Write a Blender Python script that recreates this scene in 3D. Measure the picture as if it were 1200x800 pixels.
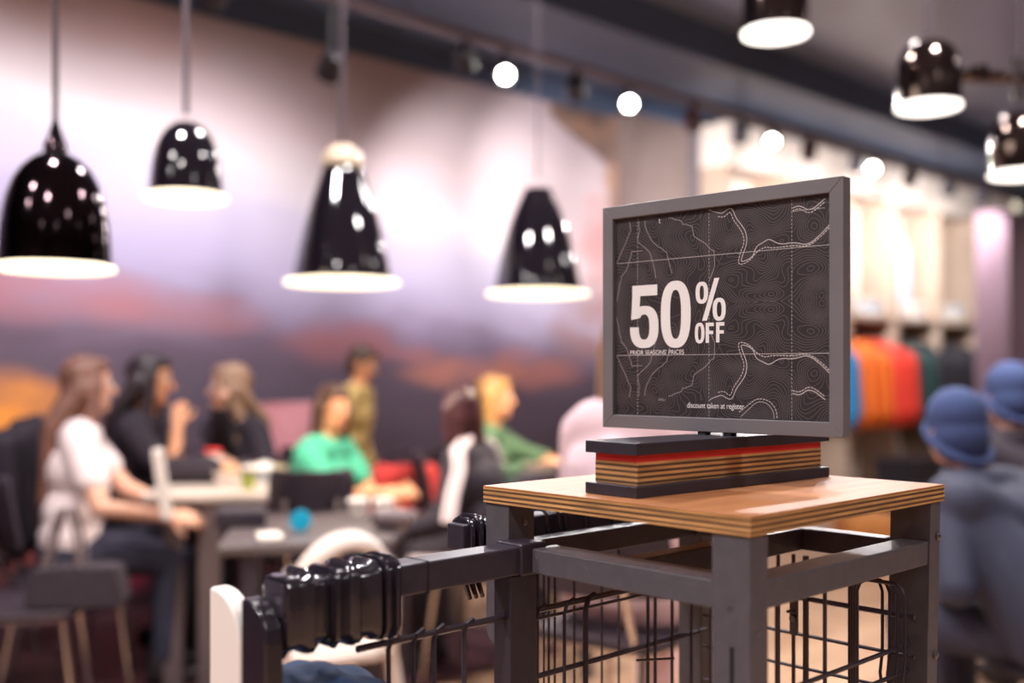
import bpy, bmesh, math, random
from mathutils import Vector, Matrix
import numpy as np
random.seed(7)
rng = np.random.default_rng(7)
R = math.radians
SC = bpy.context.scene
COL = SC.collection
for o in list(bpy.data.objects):
    bpy.data.objects.remove(o, do_unlink=True)

# ------------------------------------------------------------------ camera, world, exposure
CAM_Z = 1.22
cam_data = bpy.data.cameras.new('camera')
cam_data.sensor_width = 36.0
cam_data.lens = 37.5
cam_data.shift_y = 35.0 / 1200.0
cam_data.clip_start = 0.05
cam_data.clip_end = 100
cam_data.dof.use_dof = True
cam_data.dof.focus_distance = 1.34
cam_data.dof.aperture_fstop = 1.5
cam_data.dof.aperture_blades = 7
cam = bpy.data.objects.new('camera', cam_data)
COL.objects.link(cam)
cam.location = (0, 0, CAM_Z)
cam.rotation_euler = (R(90), 0, 0)
SC.camera = cam
world = bpy.data.worlds.new('world')
world.use_nodes = True
world.node_tree.nodes['Background'].inputs[0].default_value = (0.55, 0.5, 0.6, 1)
world.node_tree.nodes['Background'].inputs[1].default_value = 0.05
SC.world = world
SC.view_settings.view_transform = 'Standard'
SC.view_settings.look = 'None'
SC.view_settings.gamma = 1.0
SC.view_settings.use_curve_mapping = False
SC.view_settings.exposure = 0.72
SC.cycles.max_bounces = 6
SC.cycles.diffuse_bounces = 3
SC.cycles.glossy_bounces = 3
SC.cycles.use_denoising = True
SC.cycles.caustics_reflective = False
SC.cycles.caustics_refractive = False
SC.cycles.sample_clamp_indirect = 6.0

# the room's axes: U runs along the mural wall away from the camera, V runs towards it
ANG = R(43.7)
U = Vector((math.cos(ANG), math.sin(ANG), 0))
V = Vector((-math.sin(ANG), math.cos(ANG), 0))
WALL_V = 5.3
CEIL_Z = 3.55

def room(u, v, z=0.0):
    p = U * u + V * v
    return Vector((p.x, p.y, z))

def area_light(name, loc, size, power, color, target=None, size_y=None, spread=180):
    l = bpy.data.lights.new(name, 'AREA')
    l.shape = 'RECTANGLE' if size_y else 'DISK'
    l.size = size
    if size_y:
        l.size_y = size_y
    l.energy = power
    l.color = color
    l.spread = R(spread)
    o = bpy.data.objects.new(name, l)
    COL.objects.link(o)
    o.location = loc
    if target is not None:
        o.rotation_euler = (Vector(target) - Vector(loc)).to_track_quat('-Z', 'Y').to_euler()
    return o

# ceiling panels of the shop (behind, left and right of the camera)
WARM = (1.0, 0.86, 0.72)
NEUT = (1.0, 0.94, 0.93)
# small round ceiling downlights over the whole shop floor, most of them behind the camera
def downlight(u, v, power, color=NEUT, size=0.10, angle=150):
    l = bpy.data.lights.new('ceiling_downlight', 'SPOT')
    l.energy = power; l.color = color; l.spot_size = R(angle); l.spot_blend = 0.8; l.shadow_soft_size = size
    o = bpy.data.objects.new('ceiling_downlight', l)
    COL.objects.link(o)
    o.location = room(u, v, 3.48)
for u, v, p in ((-3.4, -1.2, 150), (-2.7, 2.3, 150), (-0.9, -2.9, 120), (-0.7, 0.6, 130), (1.5, -1.6, 80), (3.9, -2.6, 70), (3.1, 0.9, 110),
                (6.2, 0.2, 110), (5.0, 2.7, 90), (8.9, 1.4, 120), (11.8, 2.6, 120), (0.9, 2.7, 150), (-1.2, 2.4, 120), (2.6, 2.9, 110)):  # the last three are added fill, lighting the seated people from the front
    downlight(u, v, p)

# ------------------------------------------------------------------ helpers
def lin(c):
    c = c / 255.0
    return c / 12.92 if c <= 0.04045 else ((c + 0.055) / 1.055) ** 2.4

def rgb(r, g, b):
    return (lin(r), lin(g), lin(b), 1.0)

def mat(name, col, rough=0.5, metal=0.0, var=0.12, scale=30.0, bump=0.0, ior=1.45, coat=0.0, stretch=(1, 1, 1), detail=3.0, sheen=0.0):
    m = bpy.data.materials.new(name)
    m.use_nodes = True
    nt = m.node_tree
    b = nt.nodes['Principled BSDF']
    b.inputs['Roughness'].default_value = rough
    b.inputs['Metallic'].default_value = metal
    b.inputs['IOR'].default_value = ior
    b.inputs['Coat Weight'].default_value = coat
    if sheen:
        b.inputs['Sheen Weight'].default_value = sheen
    tc = nt.nodes.new('ShaderNodeTexCoord')
    mp = nt.nodes.new('ShaderNodeMapping')
    mp.inputs['Scale'].default_value = stretch
    nz = nt.nodes.new('ShaderNodeTexNoise')
    nz.inputs['Scale'].default_value = scale
    nz.inputs['Detail'].default_value = detail
    cr = nt.nodes.new('ShaderNodeValToRGB')
    cr.color_ramp.elements[0].position = 0.3
    cr.color_ramp.elements[1].position = 0.7
    cr.color_ramp.elements[0].color = (col[0] * (1 - var), col[1] * (1 - var), col[2] * (1 - var), 1)
    cr.color_ramp.elements[1].color = (min(1, col[0] * (1 + var)), min(1, col[1] * (1 + var)), min(1, col[2] * (1 + var)), 1)
    nt.links.new(tc.outputs['Object'], mp.inputs['Vector'])
    nt.links.new(mp.outputs['Vector'], nz.inputs['Vector'])
    nt.links.new(nz.outputs['Fac'], cr.inputs['Fac'])
    nt.links.new(cr.outputs['Color'], b.inputs['Base Color'])
    if bump:
        bp = nt.nodes.new('ShaderNodeBump')
        bp.inputs['Strength'].default_value = bump
        bp.inputs['Distance'].default_value = 0.002
        nt.links.new(nz.outputs['Fac'], bp.inputs['Height'])
        nt.links.new(bp.outputs['Normal'], b.inputs['Normal'])
    return m

def emit(name, col, strength):
    m = bpy.data.materials.new(name)
    m.use_nodes = True
    b = m.node_tree.nodes['Principled BSDF']
    b.inputs['Base Color'].default_value = col
    b.inputs['Emission Color'].default_value = col
    b.inputs['Emission Strength'].default_value = strength
    return m

def thing(name, label, cat, loc=(0, 0, 0), rotz=0.0, group=None):
    o = bpy.data.objects.new(name, None)
    o.empty_display_size = 0.1
    COL.objects.link(o)
    o.location = loc
    o.rotation_euler = (0, 0, rotz)
    o['label'] = label
    o['category'] = cat
    if group:
        o['group'] = group
    return o

def tag(o, label, cat, group=None):
    o['label'] = label
    o['category'] = cat
    if group:
        o['group'] = group
    return o

def link(name, me, m=None, parent=None, loc=(0, 0, 0), rot=(0, 0, 0), label=None, kind=None):
    o = bpy.data.objects.new(name, me)
    COL.objects.link(o)
    if m is not None:
        me.materials.clear()
        me.materials.append(m)
    o.location = loc
    o.rotation_euler = rot
    if parent is not None:
        o.parent = parent
    if label:
        o['label'] = label
    if kind:
        o['kind'] = kind
    return o

def finish(bm, name, m, parent=None, loc=(0, 0, 0), rot=(0, 0, 0), smooth=True, angle=40, bevel=0.0, seg=2, label=None, kind=None):
    bmesh.ops.recalc_face_normals(bm, faces=bm.faces)
    me = bpy.data.meshes.new(name)
    bm.to_mesh(me)
    bm.free()
    if smooth:
        for p in me.polygons:
            p.use_smooth = True
        me.set_sharp_from_angle(angle=R(angle))
    o = link(name, me, m, parent, loc, rot, label, kind)
    if bevel:
        b = o.modifiers.new('bevel', 'BEVEL')
        b.width = bevel
        b.segments = seg
        b.limit_method = 'ANGLE'
        b.harden_normals = True
    return o

def NB():
    return bmesh.new()

def box(bm, x0, x1, y0, y1, z0, z1, M=None):
    vs = [Vector((x, y, z)) for x in (x0, x1) for y in (y0, y1) for z in (z0, z1)]
    if M is not None:
        vs = [M @ v for v in vs]
    v = [bm.verts.new(p) for p in vs]
    for f in ((0, 1, 3, 2), (4, 6, 7, 5), (0, 4, 5, 1), (2, 3, 7, 6), (0, 2, 6, 4), (1, 5, 7, 3)):
        bm.faces.new([v[i] for i in f])

def tube(bm, pts, r, seg=8, closed=False, flat=1.0):
    pts = [Vector(p) for p in pts]
    n = len(pts)
    rs = r if isinstance(r, (list, tuple)) else [r] * n
    rings = []
    prev = None
    for i, p in enumerate(pts):
        if closed:
            t = (pts[(i + 1) % n] - pts[i - 1])
        else:
            t = pts[min(i + 1, n - 1)] - pts[max(i - 1, 0)]
        t.normalize()
        if prev is None:
            a = Vector((0, 0, 1)) if abs(t.z) < 0.9 else Vector((1, 0, 0))
            nrm = (a - t * a.dot(t)).normalized()
        else:
            nrm = (prev - t * prev.dot(t)).normalized()
        prev = nrm
        bi = t.cross(nrm)
        rings.append([bm.verts.new(p + nrm * (rs[i] * math.cos(2 * math.pi * k / seg)) + bi * (rs[i] * flat * math.sin(2 * math.pi * k / seg))) for k in range(seg)])
    m = n if closed else n - 1
    for i in range(m):
        a, b = rings[i], rings[(i + 1) % n]
        for k in range(seg):
            bm.faces.new((a[k], a[(k + 1) % seg], b[(k + 1) % seg], b[k]))
    if not closed:
        bm.faces.new(rings[0][::-1])
        bm.faces.new(rings[-1])

def lathe(bm, prof, seg=40, cap0=False, cap1=False):
    rings = []
    for r, z in prof:
        rings.append([bm.verts.new((r * math.cos(2 * math.pi * k / seg), r * math.sin(2 * math.pi * k / seg), z)) for k in range(seg)])
    for a, b in zip(rings, rings[1:]):
        for k in range(seg):
            bm.faces.new((a[k], a[(k + 1) % seg], b[(k + 1) % seg], b[k]))
    if cap0:
        bm.faces.new(rings[0][::-1])
    if cap1:
        bm.faces.new(rings[-1])

def prism(bm, pts, h0, h1, axis='z'):
    """extrude a closed 2D outline; axis says which coordinate is the extrusion"""
    def mk(a, b, h):
        return {'z': (a, b, h), 'y': (a, h, b), 'x': (h, a, b)}[axis]
    A = [bm.verts.new(mk(a, b, h0)) for a, b in pts]
    B = [bm.verts.new(mk(a, b, h1)) for a, b in pts]
    n = len(pts)
    for i in range(n):
        bm.faces.new((A[i], A[(i + 1) % n], B[(i + 1) % n], B[i]))
    bm.faces.new(A[::-1])
    bm.faces.new(B)

def rrect(x0, x1, y0, y1, r, n=6):
    out = []
    rr = r if isinstance(r, (list, tuple)) else [r] * 4
    for (cx, cy, a0, q) in ((x1, y1, 0, rr[0]), (x0, y1, 90, rr[1]), (x0, y0, 180, rr[2]), (x1, y0, 270, rr[3])):
        sx = -1 if cx == x1 else 1
        sy = -1 if cy == y1 else 1
        if q <= 0:
            out.append((cx, cy))
            continue
        for k in range(n + 1):
            a = R(a0 + 90 * k / n)
            out.append((cx + sx * q + q * math.cos(a), cy + sy * q + q * math.sin(a)))
    return out

def capsule(bm, p1, p2, r1, r2, seg=14):
    """closed tapered limb with round ends"""
    p1, p2 = Vector(p1), Vector(p2)
    d = p2 - p1
    L = d.length
    d = d.normalized() if L > 1e-6 else Vector((0, 0, 1))
    a = Vector((0, 0, 1)) if abs(d.z) < 0.9 else Vector((1, 0, 0))
    n = (a - d * a.dot(d)).normalized()
    b = d.cross(n)
    st = []
    for k in range(1, 5):
        t = math.pi / 2 * k / 4
        st.append((p1 - d * (r1 * math.cos(t)), r1 * math.sin(t)))
    for k in range(0, 4):
        t = math.pi / 2 * k / 4
        st.append((p2 + d * (r2 * math.sin(t)), r2 * math.cos(t)))
    rings = [[bm.verts.new(c + n * (r * math.cos(2 * math.pi * k / seg)) + b * (r * math.sin(2 * math.pi * k / seg))) for k in range(seg)] for c, r in st]
    for A, B in zip(rings, rings[1:]):
        for k in range(seg):
            bm.faces.new((A[k], A[(k + 1) % seg], B[(k + 1) % seg], B[k]))
    t0 = bm.verts.new(p1 - d * r1)
    t1 = bm.verts.new(p2 + d * r2)
    for k in range(seg):
        bm.faces.new((t0, rings[0][(k + 1) % seg], rings[0][k]))
        bm.faces.new((t1, rings[-1][k], rings[-1][(k + 1) % seg]))

def ellipsoid(bm, c, r, M=None, useg=16, vseg=10):
    T = Matrix.Translation(Vector(c)) @ Matrix.Diagonal((r[0], r[1], r[2], 1))
    if M is not None:
        T = M @ T
    bmesh.ops.create_uvsphere(bm, u_segments=useg, v_segments=vseg, radius=1.0, matrix=T)

def remesh(bm, name, m, parent, voxel=0.008, smooth=4, loc=(0, 0, 0), rot=(0, 0, 0), label=None, factor=0.5):
    """fuse overlapping closed shapes into one continuous smooth surface"""
    bmesh.ops.recalc_face_normals(bm, faces=bm.faces)
    me = bpy.data.meshes.new(name)
    bm.to_mesh(me)
    bm.free()
    o = bpy.data.objects.new(name, me)
    COL.objects.link(o)
    r = o.modifiers.new('r', 'REMESH')
    r.mode = 'VOXEL'
    r.voxel_size = voxel
    r.use_smooth_shade = True
    if smooth:
        s = o.modifiers.new('s', 'SMOOTH')
        s.factor = factor
        s.iterations = smooth
    dg = bpy.context.evaluated_depsgraph_get()
    me2 = bpy.data.meshes.new_from_object(o.evaluated_get(dg))
    me2.name = name
    bpy.data.objects.remove(o)
    bpy.data.meshes.remove(me)
    for p in me2.polygons:
        p.use_smooth = True
    return link(name, me2, m, parent, loc, rot, label)

def at(px, Y, z=0.0):
    """ground point at distance Y whose bearing is that of picture column px"""
    return Vector(((px - 600.0) / 1250.0 * Y, Y, z))

# ------------------------------------------------------------------ materials
M = {}
M['steel'] = mat('powder_coated_steel', rgb(84, 80, 87), 0.42, 0.0, 0.10, 60, 0.15, ior=1.5)
M['black_steel'] = mat('black_steel', rgb(52, 45, 56), 0.35, 0.0, 0.15, 50, 0.1)
M['wire'] = mat('black_wire', rgb(66, 58, 68), 0.3, 0.3, 0.1, 40)
M['chrome'] = mat('chrome', rgb(205, 195, 190), 0.15, 1.0, 0.05, 10)
M['bolt'] = mat('bolt_steel', rgb(120, 115, 115), 0.3, 0.8, 0.05, 10)
M['dark_slot'] = mat('slot_shadow_metal', rgb(22, 19, 22), 0.7)
M['gloss_black'] = mat('gloss_black_plastic', rgb(36, 30, 38), 0.16, 0.0, 0.1, 20, ior=1.55, coat=0.5)
M['white_plastic'] = mat('white_plastic', rgb(236, 226, 220), 0.35, 0.0, 0.02, 10)
M['navy'] = mat('navy_fabric', rgb(38, 56, 88), 0.85, 0.0, 0.15, 200, 0.3)
M['frame'] = mat('grey_frame_lacquer', rgb(116, 112, 116), 0.38, 0.0, 0.07, 25, 0.1, stretch=(0.3, 1, 1))
M['frame_dark'] = mat('dark_frame_rebate', rgb(32, 26, 32), 0.6)
M['poster'] = mat('charcoal_poster_print', rgb(50, 43, 46), 0.45, 0.0, 0.08, 8)
M['contour'] = mat('grey_print', rgb(112, 103, 105), 0.5, 0.0, 0.02, 5)
M['contour_light'] = mat('light_grey_print', rgb(205, 198, 196), 0.5, 0.0, 0.02, 5)
M['contour_mid'] = mat('mid_grey_print', rgb(168, 158, 158), 0.5, 0.0, 0.02, 5)
M['lettering'] = mat('white_print', rgb(240, 236, 236), 0.5, 0.0, 0.01, 5)
M['board_black'] = mat('black_painted_board', rgb(50, 45, 54), 0.42, 0.0, 0.16, 40, 0.25, stretch=(0.3, 1, 1))
M['chip'] = mat('bare_chipped_wood', rgb(190, 180, 165), 0.7)
M['red'] = mat('red_board', rgb(222, 54, 56), 0.5, 0.0, 0.08, 20)
M['ply_top'] = mat('varnished_plywood', rgb(178, 118, 76), 0.46, 0.0, 0.17, 9, 0.05, stretch=(0.8, 6, 1), detail=6, coat=0.08)
M['ply_tan'] = mat('plywood_tan_layer', rgb(198, 148, 92), 0.6, 0.0, 0.38, 26, 0.4, stretch=(0.5, 0.5, 5), detail=6)
M['ply_brown'] = mat('plywood_dark_layer', rgb(92, 66, 48), 0.65, 0.0, 0.35, 30, 0.4, stretch=(0.5, 0.5, 5), detail=6)
M['slate'] = mat('slate_blue_ceiling', rgb(132, 146, 178), 0.34, 0.0, 0.07, 1.2)
M['slate_dark'] = mat('slate_bulkhead', rgb(86, 100, 126), 0.5, 0.0, 0.07, 1.5)
M['cream'] = mat('cream_paint', rgb(225, 212, 200), 0.6, 0.0, 0.03, 3)
M['cream_trim'] = mat('taupe_pilaster', rgb(178, 156, 138), 0.6, 0.0, 0.06, 3)
M['niche'] = mat('white_back_panel', rgb(246, 240, 232), 0.6, 0.0, 0.02, 3)
M['pillar'] = mat('grey_brown_pillar', rgb(128, 112, 108), 0.6, 0.0, 0.25, 1.6)
M['mauve'] = mat('mauve_panel', rgb(114, 90, 102), 0.6, 0.0, 0.06, 1)
M['teal'] = mat('teal_panel', rgb(50, 84, 100), 0.6)
M['wall_plain'] = mat('warm_grey_wall', rgb(120, 110, 112), 0.7, 0.0, 0.05, 1)
M['table_white'] = mat('white_laminate', rgb(205, 192, 184), 0.35, 0.0, 0.03, 4)
M['table_grey'] = mat('grey_laminate', rgb(86, 76, 78), 0.4, 0.0, 0.05, 4)
M['leg_grey'] = mat('grey_leg_metal', rgb(120, 106, 108), 0.4, 0.3, 0.05, 8)
M['chair_black'] = mat('black_chair_shell', rgb(52, 42, 52), 0.5, 0.0, 0.1, 12)
M['chair_white'] = mat('white_chair_shell', rgb(218, 204, 196), 0.4, 0.0, 0.04, 5)
M['pink_chair'] = mat('pink_upholstery', rgb(202, 138, 146), 0.8, 0.0, 0.08, 20)
M['black_cloth'] = mat('black_cloth', rgb(46, 38, 48), 0.85, 0.0, 0.2, 40, 0.2)
M['skin'] = mat('skin', rgb(222, 170, 146), 0.5, 0.0, 0.05, 12)
M['skin_warm'] = mat('skin_warm', rgb(222, 156, 116), 0.5, 0.0, 0.05, 12)
M['lip'] = mat('lips', rgb(176, 92, 88), 0.45)
M['eye_white'] = mat('eye_white', rgb(235, 230, 225), 0.2)
M['iris'] = mat('iris_brown', rgb(50, 34, 26), 0.15)
M['hair_brown'] = mat('brown_hair', rgb(122, 84, 72), 0.45, 0.0, 0.35, 60, 0.5, stretch=(1, 1, 0.12))
M['hair_black'] = mat('black_hair', rgb(48, 36, 42), 0.4, 0.0, 0.3, 60, 0.5, stretch=(1, 1, 0.12))
M['hair_light'] = mat('light_brown_hair', rgb(150, 116, 92), 0.45, 0.0, 0.3, 60, 0.5, stretch=(1, 1, 0.12))
M['hair_dark'] = mat('dark_brown_hair', rgb(76, 54, 44), 0.45, 0.0, 0.3, 60, 0.5, stretch=(1, 1, 0.12))
M['hair_red'] = mat('dark_red_hair', rgb(70, 32, 36), 0.45, 0.0, 0.3, 60, 0.5, stretch=(1, 1, 0.12))
M['hair_blond'] = mat('blond_hair', rgb(180, 134, 80), 0.45, 0.0, 0.25, 60, 0.5, stretch=(1, 1, 0.12))
M['white_cloth'] = mat('white_cloth', rgb(240, 222, 224), 0.85, 0.0, 0.05, 25, 0.2)
M['pink_cloth'] = mat('pale_pink_cloth', rgb(236, 206, 214), 0.85, 0.0, 0.05, 25, 0.2)
M['yellow_cloth'] = mat('yellow_cloth', rgb(206, 176, 62), 0.85, 0.0, 0.08, 25, 0.2)
M['green_cloth'] = mat('sea_green_cloth', rgb(74, 172, 140), 0.85, 0.0, 0.08, 25, 0.2)
M['olive_green'] = mat('forest_green_cloth', rgb(84, 112, 82), 0.85, 0.0, 0.15, 25, 0.2)
M['tan_cloth'] = mat('tan_cloth', rgb(204, 172, 108), 0.85, 0.0, 0.08, 25, 0.2)
M['denim'] = mat('dark_denim', rgb(52, 52, 70), 0.85, 0.0, 0.15, 60, 0.2)
M['navy_jacket'] = mat('navy_softshell', rgb(50, 53, 74), 0.7, 0.0, 0.12, 12, 0.2)
M['beanie'] = mat('navy_knit', rgb(56, 70, 112), 0.9, 0.0, 0.15, 90, 0.5)
M['shoe'] = mat('dark_shoe', rgb(40, 34, 38), 0.6)
M['shoe_white'] = mat('white_shoe', rgb(225, 215, 212), 0.6)
M['floor'] = None

# ------------------------------------------------------------------ the setting
def struct(name, bm, m, **k):
    o = finish(bm, name, m, rot=(0, 0, ANG), **k)
    o['kind'] = 'structure'
    return o

U0, U1, V0 = -5.0, 16.0, -4.5
def floor_material():
    m = bpy.data.materials.new('oak_floor')
    m.use_nodes = True
    nt = m.node_tree
    b = nt.nodes['Principled BSDF']
    b.inputs['Roughness'].default_value = 0.45
    tc = nt.nodes.new('ShaderNodeTexCoord')
    br = nt.nodes.new('ShaderNodeTexBrick')
    br.inputs['Scale'].default_value = 1.0
    br.inputs['Brick Width'].default_value = 1.3
    br.inputs['Row Height'].default_value = 0.16
    br.inputs['Mortar Size'].default_value = 0.003
    br.inputs['Color1'].default_value = rgb(206, 168, 136)
    br.inputs['Color2'].default_value = rgb(182, 142, 112)
    br.inputs['Mortar'].default_value = rgb(110, 84, 66)
    nz = nt.nodes.new('ShaderNodeTexNoise')
    nz.inputs['Scale'].default_value = 3.0
    mx = nt.nodes.new('ShaderNodeMixRGB')
    mx.blend_type = 'MULTIPLY'
    mx.inputs[0].default_value = 0.35
    nt.links.new(tc.outputs['Object'], br.inputs['Vector'])
    nt.links.new(tc.outputs['Object'], nz.inputs['Vector'])
    nt.links.new(br.outputs['Color'], mx.inputs[1])
    nt.links.new(nz.outputs['Fac'], mx.inputs[2])
    nt.links.new(mx.outputs[0], b.inputs['Base Color'])
    return m
bm = NB(); box(bm, U0, U1, V0, WALL_V, -0.1, 0); struct('floor', bm, floor_material(), smooth=False)
bm = NB(); box(bm, U0, 3.4, 3.2, WALL_V - 0.03, 0, 0.012)
struct('floor_2', bm, mat('dark_red_brown_floor', rgb(70, 40, 46), 0.45, 0.0, 0.25, 2), smooth=False)
bm = NB(); box(bm, U0, U1, V0, WALL_V, CEIL_Z, CEIL_Z + 0.1); struct('ceiling', bm, M['slate'], smooth=False)
bm = NB(); box(bm, U0, U1, WALL_V, WALL_V + 0.1, 0, CEIL_Z); struct('wall_back', bm, M['slate_dark'], smooth=False)
bm = NB(); box(bm, U0, U1, V0 - 0.1, V0, 0, CEIL_Z); struct('wall_front', bm, M['wall_plain'], smooth=False)
bm = NB(); box(bm, U0 - 0.1, U0, V0, WALL_V, 0, CEIL_Z); struct('wall_left', bm, M['wall_plain'], smooth=False)
bm = NB(); box(bm, U1, U1 + 0.1, V0, WALL_V, 0, CEIL_Z); struct('wall_right', bm, M['slate_dark'], smooth=False)
# boxed ceiling duct running above the track, a step down from the ceiling
bm = NB(); box(bm, U0, U1, 4.25, WALL_V - 0.002, 3.30, CEIL_Z); struct('trim_1', bm, M['slate_dark'], smooth=False)
# pillar between mural and shelving
bm = NB(); box(bm, 6.14, 6.86, WALL_V - 0.16, WALL_V, 0, 3.16); struct('trim_2', bm, M['pillar'], smooth=False)
bm = NB(); box(bm, 6.86, 6.94, WALL_V - 0.2, WALL_V, 0, 3.16); struct('trim_3', bm, mat('grey_pillar_edge', rgb(104, 98, 104), 0.6), smooth=False)

# ------------------------------------------------------------------ mural (a flat print glued to the wall)
def mural_material():
    m = bpy.data.materials.new('sunset_landscape_print')
    m.use_nodes = True
    nt = m.node_tree
    N, Lk = nt.nodes, nt.links
    b = N['Principled BSDF']
    b.inputs['Roughness'].default_value = 0.55
    tc = N.new('ShaderNodeTexCoord')
    sx = N.new('ShaderNodeSeparateXYZ')
    Lk.new(tc.outputs['Object'], sx.inputs[0])
    S, Z = sx.outputs['X'], sx.outputs['Z']

    def math_(op, a, b_=None, c=None):
        n = N.new('ShaderNodeMath')
        n.operation = op
        for i, q in enumerate((a, b_, c)):
            if q is None:
                continue
            if isinstance(q, (int, float)):
                n.inputs[i].default_value = q
            else:
                Lk.new(q, n.inputs[i])
        return n.outputs[0]

    def noise(scale, st, detail=4):
        mp = N.new('ShaderNodeMapping')
        mp.inputs['Scale'].default_value = st
        Lk.new(tc.outputs['Object'], mp.inputs['Vector'])
        n = N.new('ShaderNodeTexNoise')
        n.inputs['Scale'].default_value = scale
        n.inputs['Detail'].default_value = detail
        Lk.new(mp.outputs['Vector'], n.inputs['Vector'])
        return n.outputs['Fac']

    def mix(fac, a, col):
        n = N.new('ShaderNodeMixRGB')
        Lk.new(fac, n.inputs[0])
        Lk.new(a, n.inputs[1])
        if isinstance(col, tuple):
            n.inputs[2].default_value = col
        else:
            Lk.new(col, n.inputs[2])
        return n.outputs[0]

    def sstep(x, a, b_):
        n = N.new('ShaderNodeMapRange')
        n.interpolation_type = 'SMOOTHSTEP'
        n.clamp = True
        Lk.new(x, n.inputs['Value'])
        n.inputs['From Min'].default_value = a
        n.inputs['From Max'].default_value = b_
        return n.outputs['Result']

    big = noise(0.9, (0.6, 1, 1.6), 3)
    fine = noise(3.2, (0.7, 1, 1.7), 4)
    # sky: bands that sink slightly towards the right
    tilt = math_('MULTIPLY_ADD', math_('SUBTRACT', S, 2.0), 0.17, Z)
    w = math_('MULTIPLY_ADD', math_('SUBTRACT', big, 0.5), 0.55, tilt)
    sky = N.new('ShaderNodeValToRGB')
    e = sky.color_ramp.elements
    stops = [(0.42, (150, 126, 152)), (0.50, (172, 160, 196)), (0.60, (196, 186, 218)), (0.685, (214, 206, 230)),
             (0.735, (244, 234, 240)), (0.79, (226, 206, 212)), (0.84, (206, 188, 192)), (0.92, (200, 184, 188)), (1.0, (186, 170, 176))]
    e[0].position, e[0].color = stops[0][0], rgb(*stops[0][1])
    e[1].position, e[1].color = stops[-1][0], rgb(*stops[-1][1])
    for p, c in stops[1:-1]:
        q = e.new(p)
        q.color = rgb(*c)
    Lk.new(math_('DIVIDE', w, 3.5), sky.inputs['Fac'])
    # land
    land = N.new('ShaderNodeValToRGB')
    e = land.color_ramp.elements
    stops = [(0.0, (58, 34, 48)), (0.12, (66, 40, 52)), (0.22, (70, 58, 72)), (0.36, (88, 76, 92)), (0.46, (104, 86, 104)), (0.55, (126, 104, 122))]
    e[0].position, e[0].color = stops[0][0], rgb(*stops[0][1])
    e[1].position, e[1].color = stops[-1][0], rgb(*stops[-1][1])
    for p, c in stops[1:-1]:
        q = e.new(p)
        q.color = rgb(*c)
    zz = math_('MULTIPLY_ADD', math_('SUBTRACT', fine, 0.5), 0.5, Z)
    Lk.new(math_('DIVIDE', zz, 3.0), land.inputs['Fac'])
    hz = math_('MULTIPLY_ADD', math_('SUBTRACT', fine, 0.5), 0.35, Z)
    hz = math_('MULTIPLY_ADD', S, 0.05, hz)
    horizon = sstep(hz, 1.42, 1.95)
    col = mix(horizon, land.outputs['Color'], sky.outputs['Color'])
    # glowing clouds and lit ridges of the print: centre s, z, half-width, half-height, colour, strength
    glows = [(1.70, 0.97, 0.30, 0.22, (255, 160, 72), 1.0), (1.9, 1.60, 0.55, 0.13, (190, 124, 134), 0.7), (2.6, 1.53, 0.5, 0.10, (180, 124, 132), 0.55),
             (3.66, 1.40, 0.36, 0.12, (178, 108, 110), 0.55), (4.62, 1.22, 0.42, 0.10, (212, 138, 116), 0.65), (5.4, 1.20, 0.34, 0.10, (200, 128, 114), 0.55), (5.1, 1.33, 0.2, 0.06, (196, 130, 124), 0.5), (4.2, 1.33, 0.18, 0.06, (190, 122, 122), 0.5),
             (6.0, 2.13, 0.26, 0.34, (200, 130, 126), 0.6), (5.9, 1.6, 0.4, 0.25, (176, 128, 116), 0.6), (2.02, 0.30, 0.32, 0.25, (150, 76, 70), 0.8), (2.36, 0.30, 0.15, 0.18, (180, 50, 76), 0.8),
             (2.69, 0.27, 0.18, 0.25, (206, 78, 72), 0.85), (3.24, 0.25, 0.55, 0.25, (120, 58, 56), 0.7), (2.2, 2.98, 0.6, 0.14, (214, 166, 156), 0.5)]
    for s0, z0, a, bb, c, k in glows:
        dx = math_('DIVIDE', math_('SUBTRACT', S, s0), a)
        dz = math_('DIVIDE', math_('SUBTRACT', Z, z0), bb)
        d2 = math_('ADD', math_('MULTIPLY', dx, dx), math_('MULTIPLY', dz, dz))
        d2 = math_('MULTIPLY_ADD', math_('SUBTRACT', fine, 0.5), 4.0, d2)
        f = math_('MULTIPLY', math_('SUBTRACT', 1.0, sstep(d2, -0.3, 2.1)), k)
        col = mix(f, col, rgb(*c))
    # a rock arch at the upper right of the print
    arch = math_('MULTIPLY_ADD', math_('SUBTRACT', S, 5.40), 0.45, Z)
    arch = math_('MULTIPLY_ADD', math_('SUBTRACT', fine, 0.5), 0.16, arch)
    right = sstep(math_('MULTIPLY_ADD', math_('SUBTRACT', fine, 0.5), 0.2, S), 5.37, 5.44)
    rock = math_('MULTIPLY', sstep(arch, 3.0, 3.06), right)
    edge = sstep(math_('MULTIPLY_ADD', math_('SUBTRACT', fine, 0.5), 0.3, S), 6.0, 6.1)
    rock = math_('MAXIMUM', rock, edge)
    rc = N.new('ShaderNodeValToRGB')
    rc.color_ramp.elements[0].position, rc.color_ramp.elements[0].color = 0.35, rgb(96, 82, 80)
    rc.color_ramp.elements[1].position, rc.color_ramp.elements[1].color = 0.62, rgb(168, 132, 112)
    Lk.new(fine, rc.inputs['Fac'])
    col = mix(rock, col, rc.outputs['Color'])
    Lk.new(col, b.inputs['Base Color'])
    return m
bm = NB(); box(bm, -1.5, 6.14, WALL_V - 0.02, WALL_V - 0.001, 0.0, 3.13)
mu = finish(bm, 'mural', mural_material(), rot=(0, 0, ANG), smooth=False)
tag(mu, 'large printed mural of a hazy lilac sunset sky over dark hills covering the back wall', 'mural')

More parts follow.
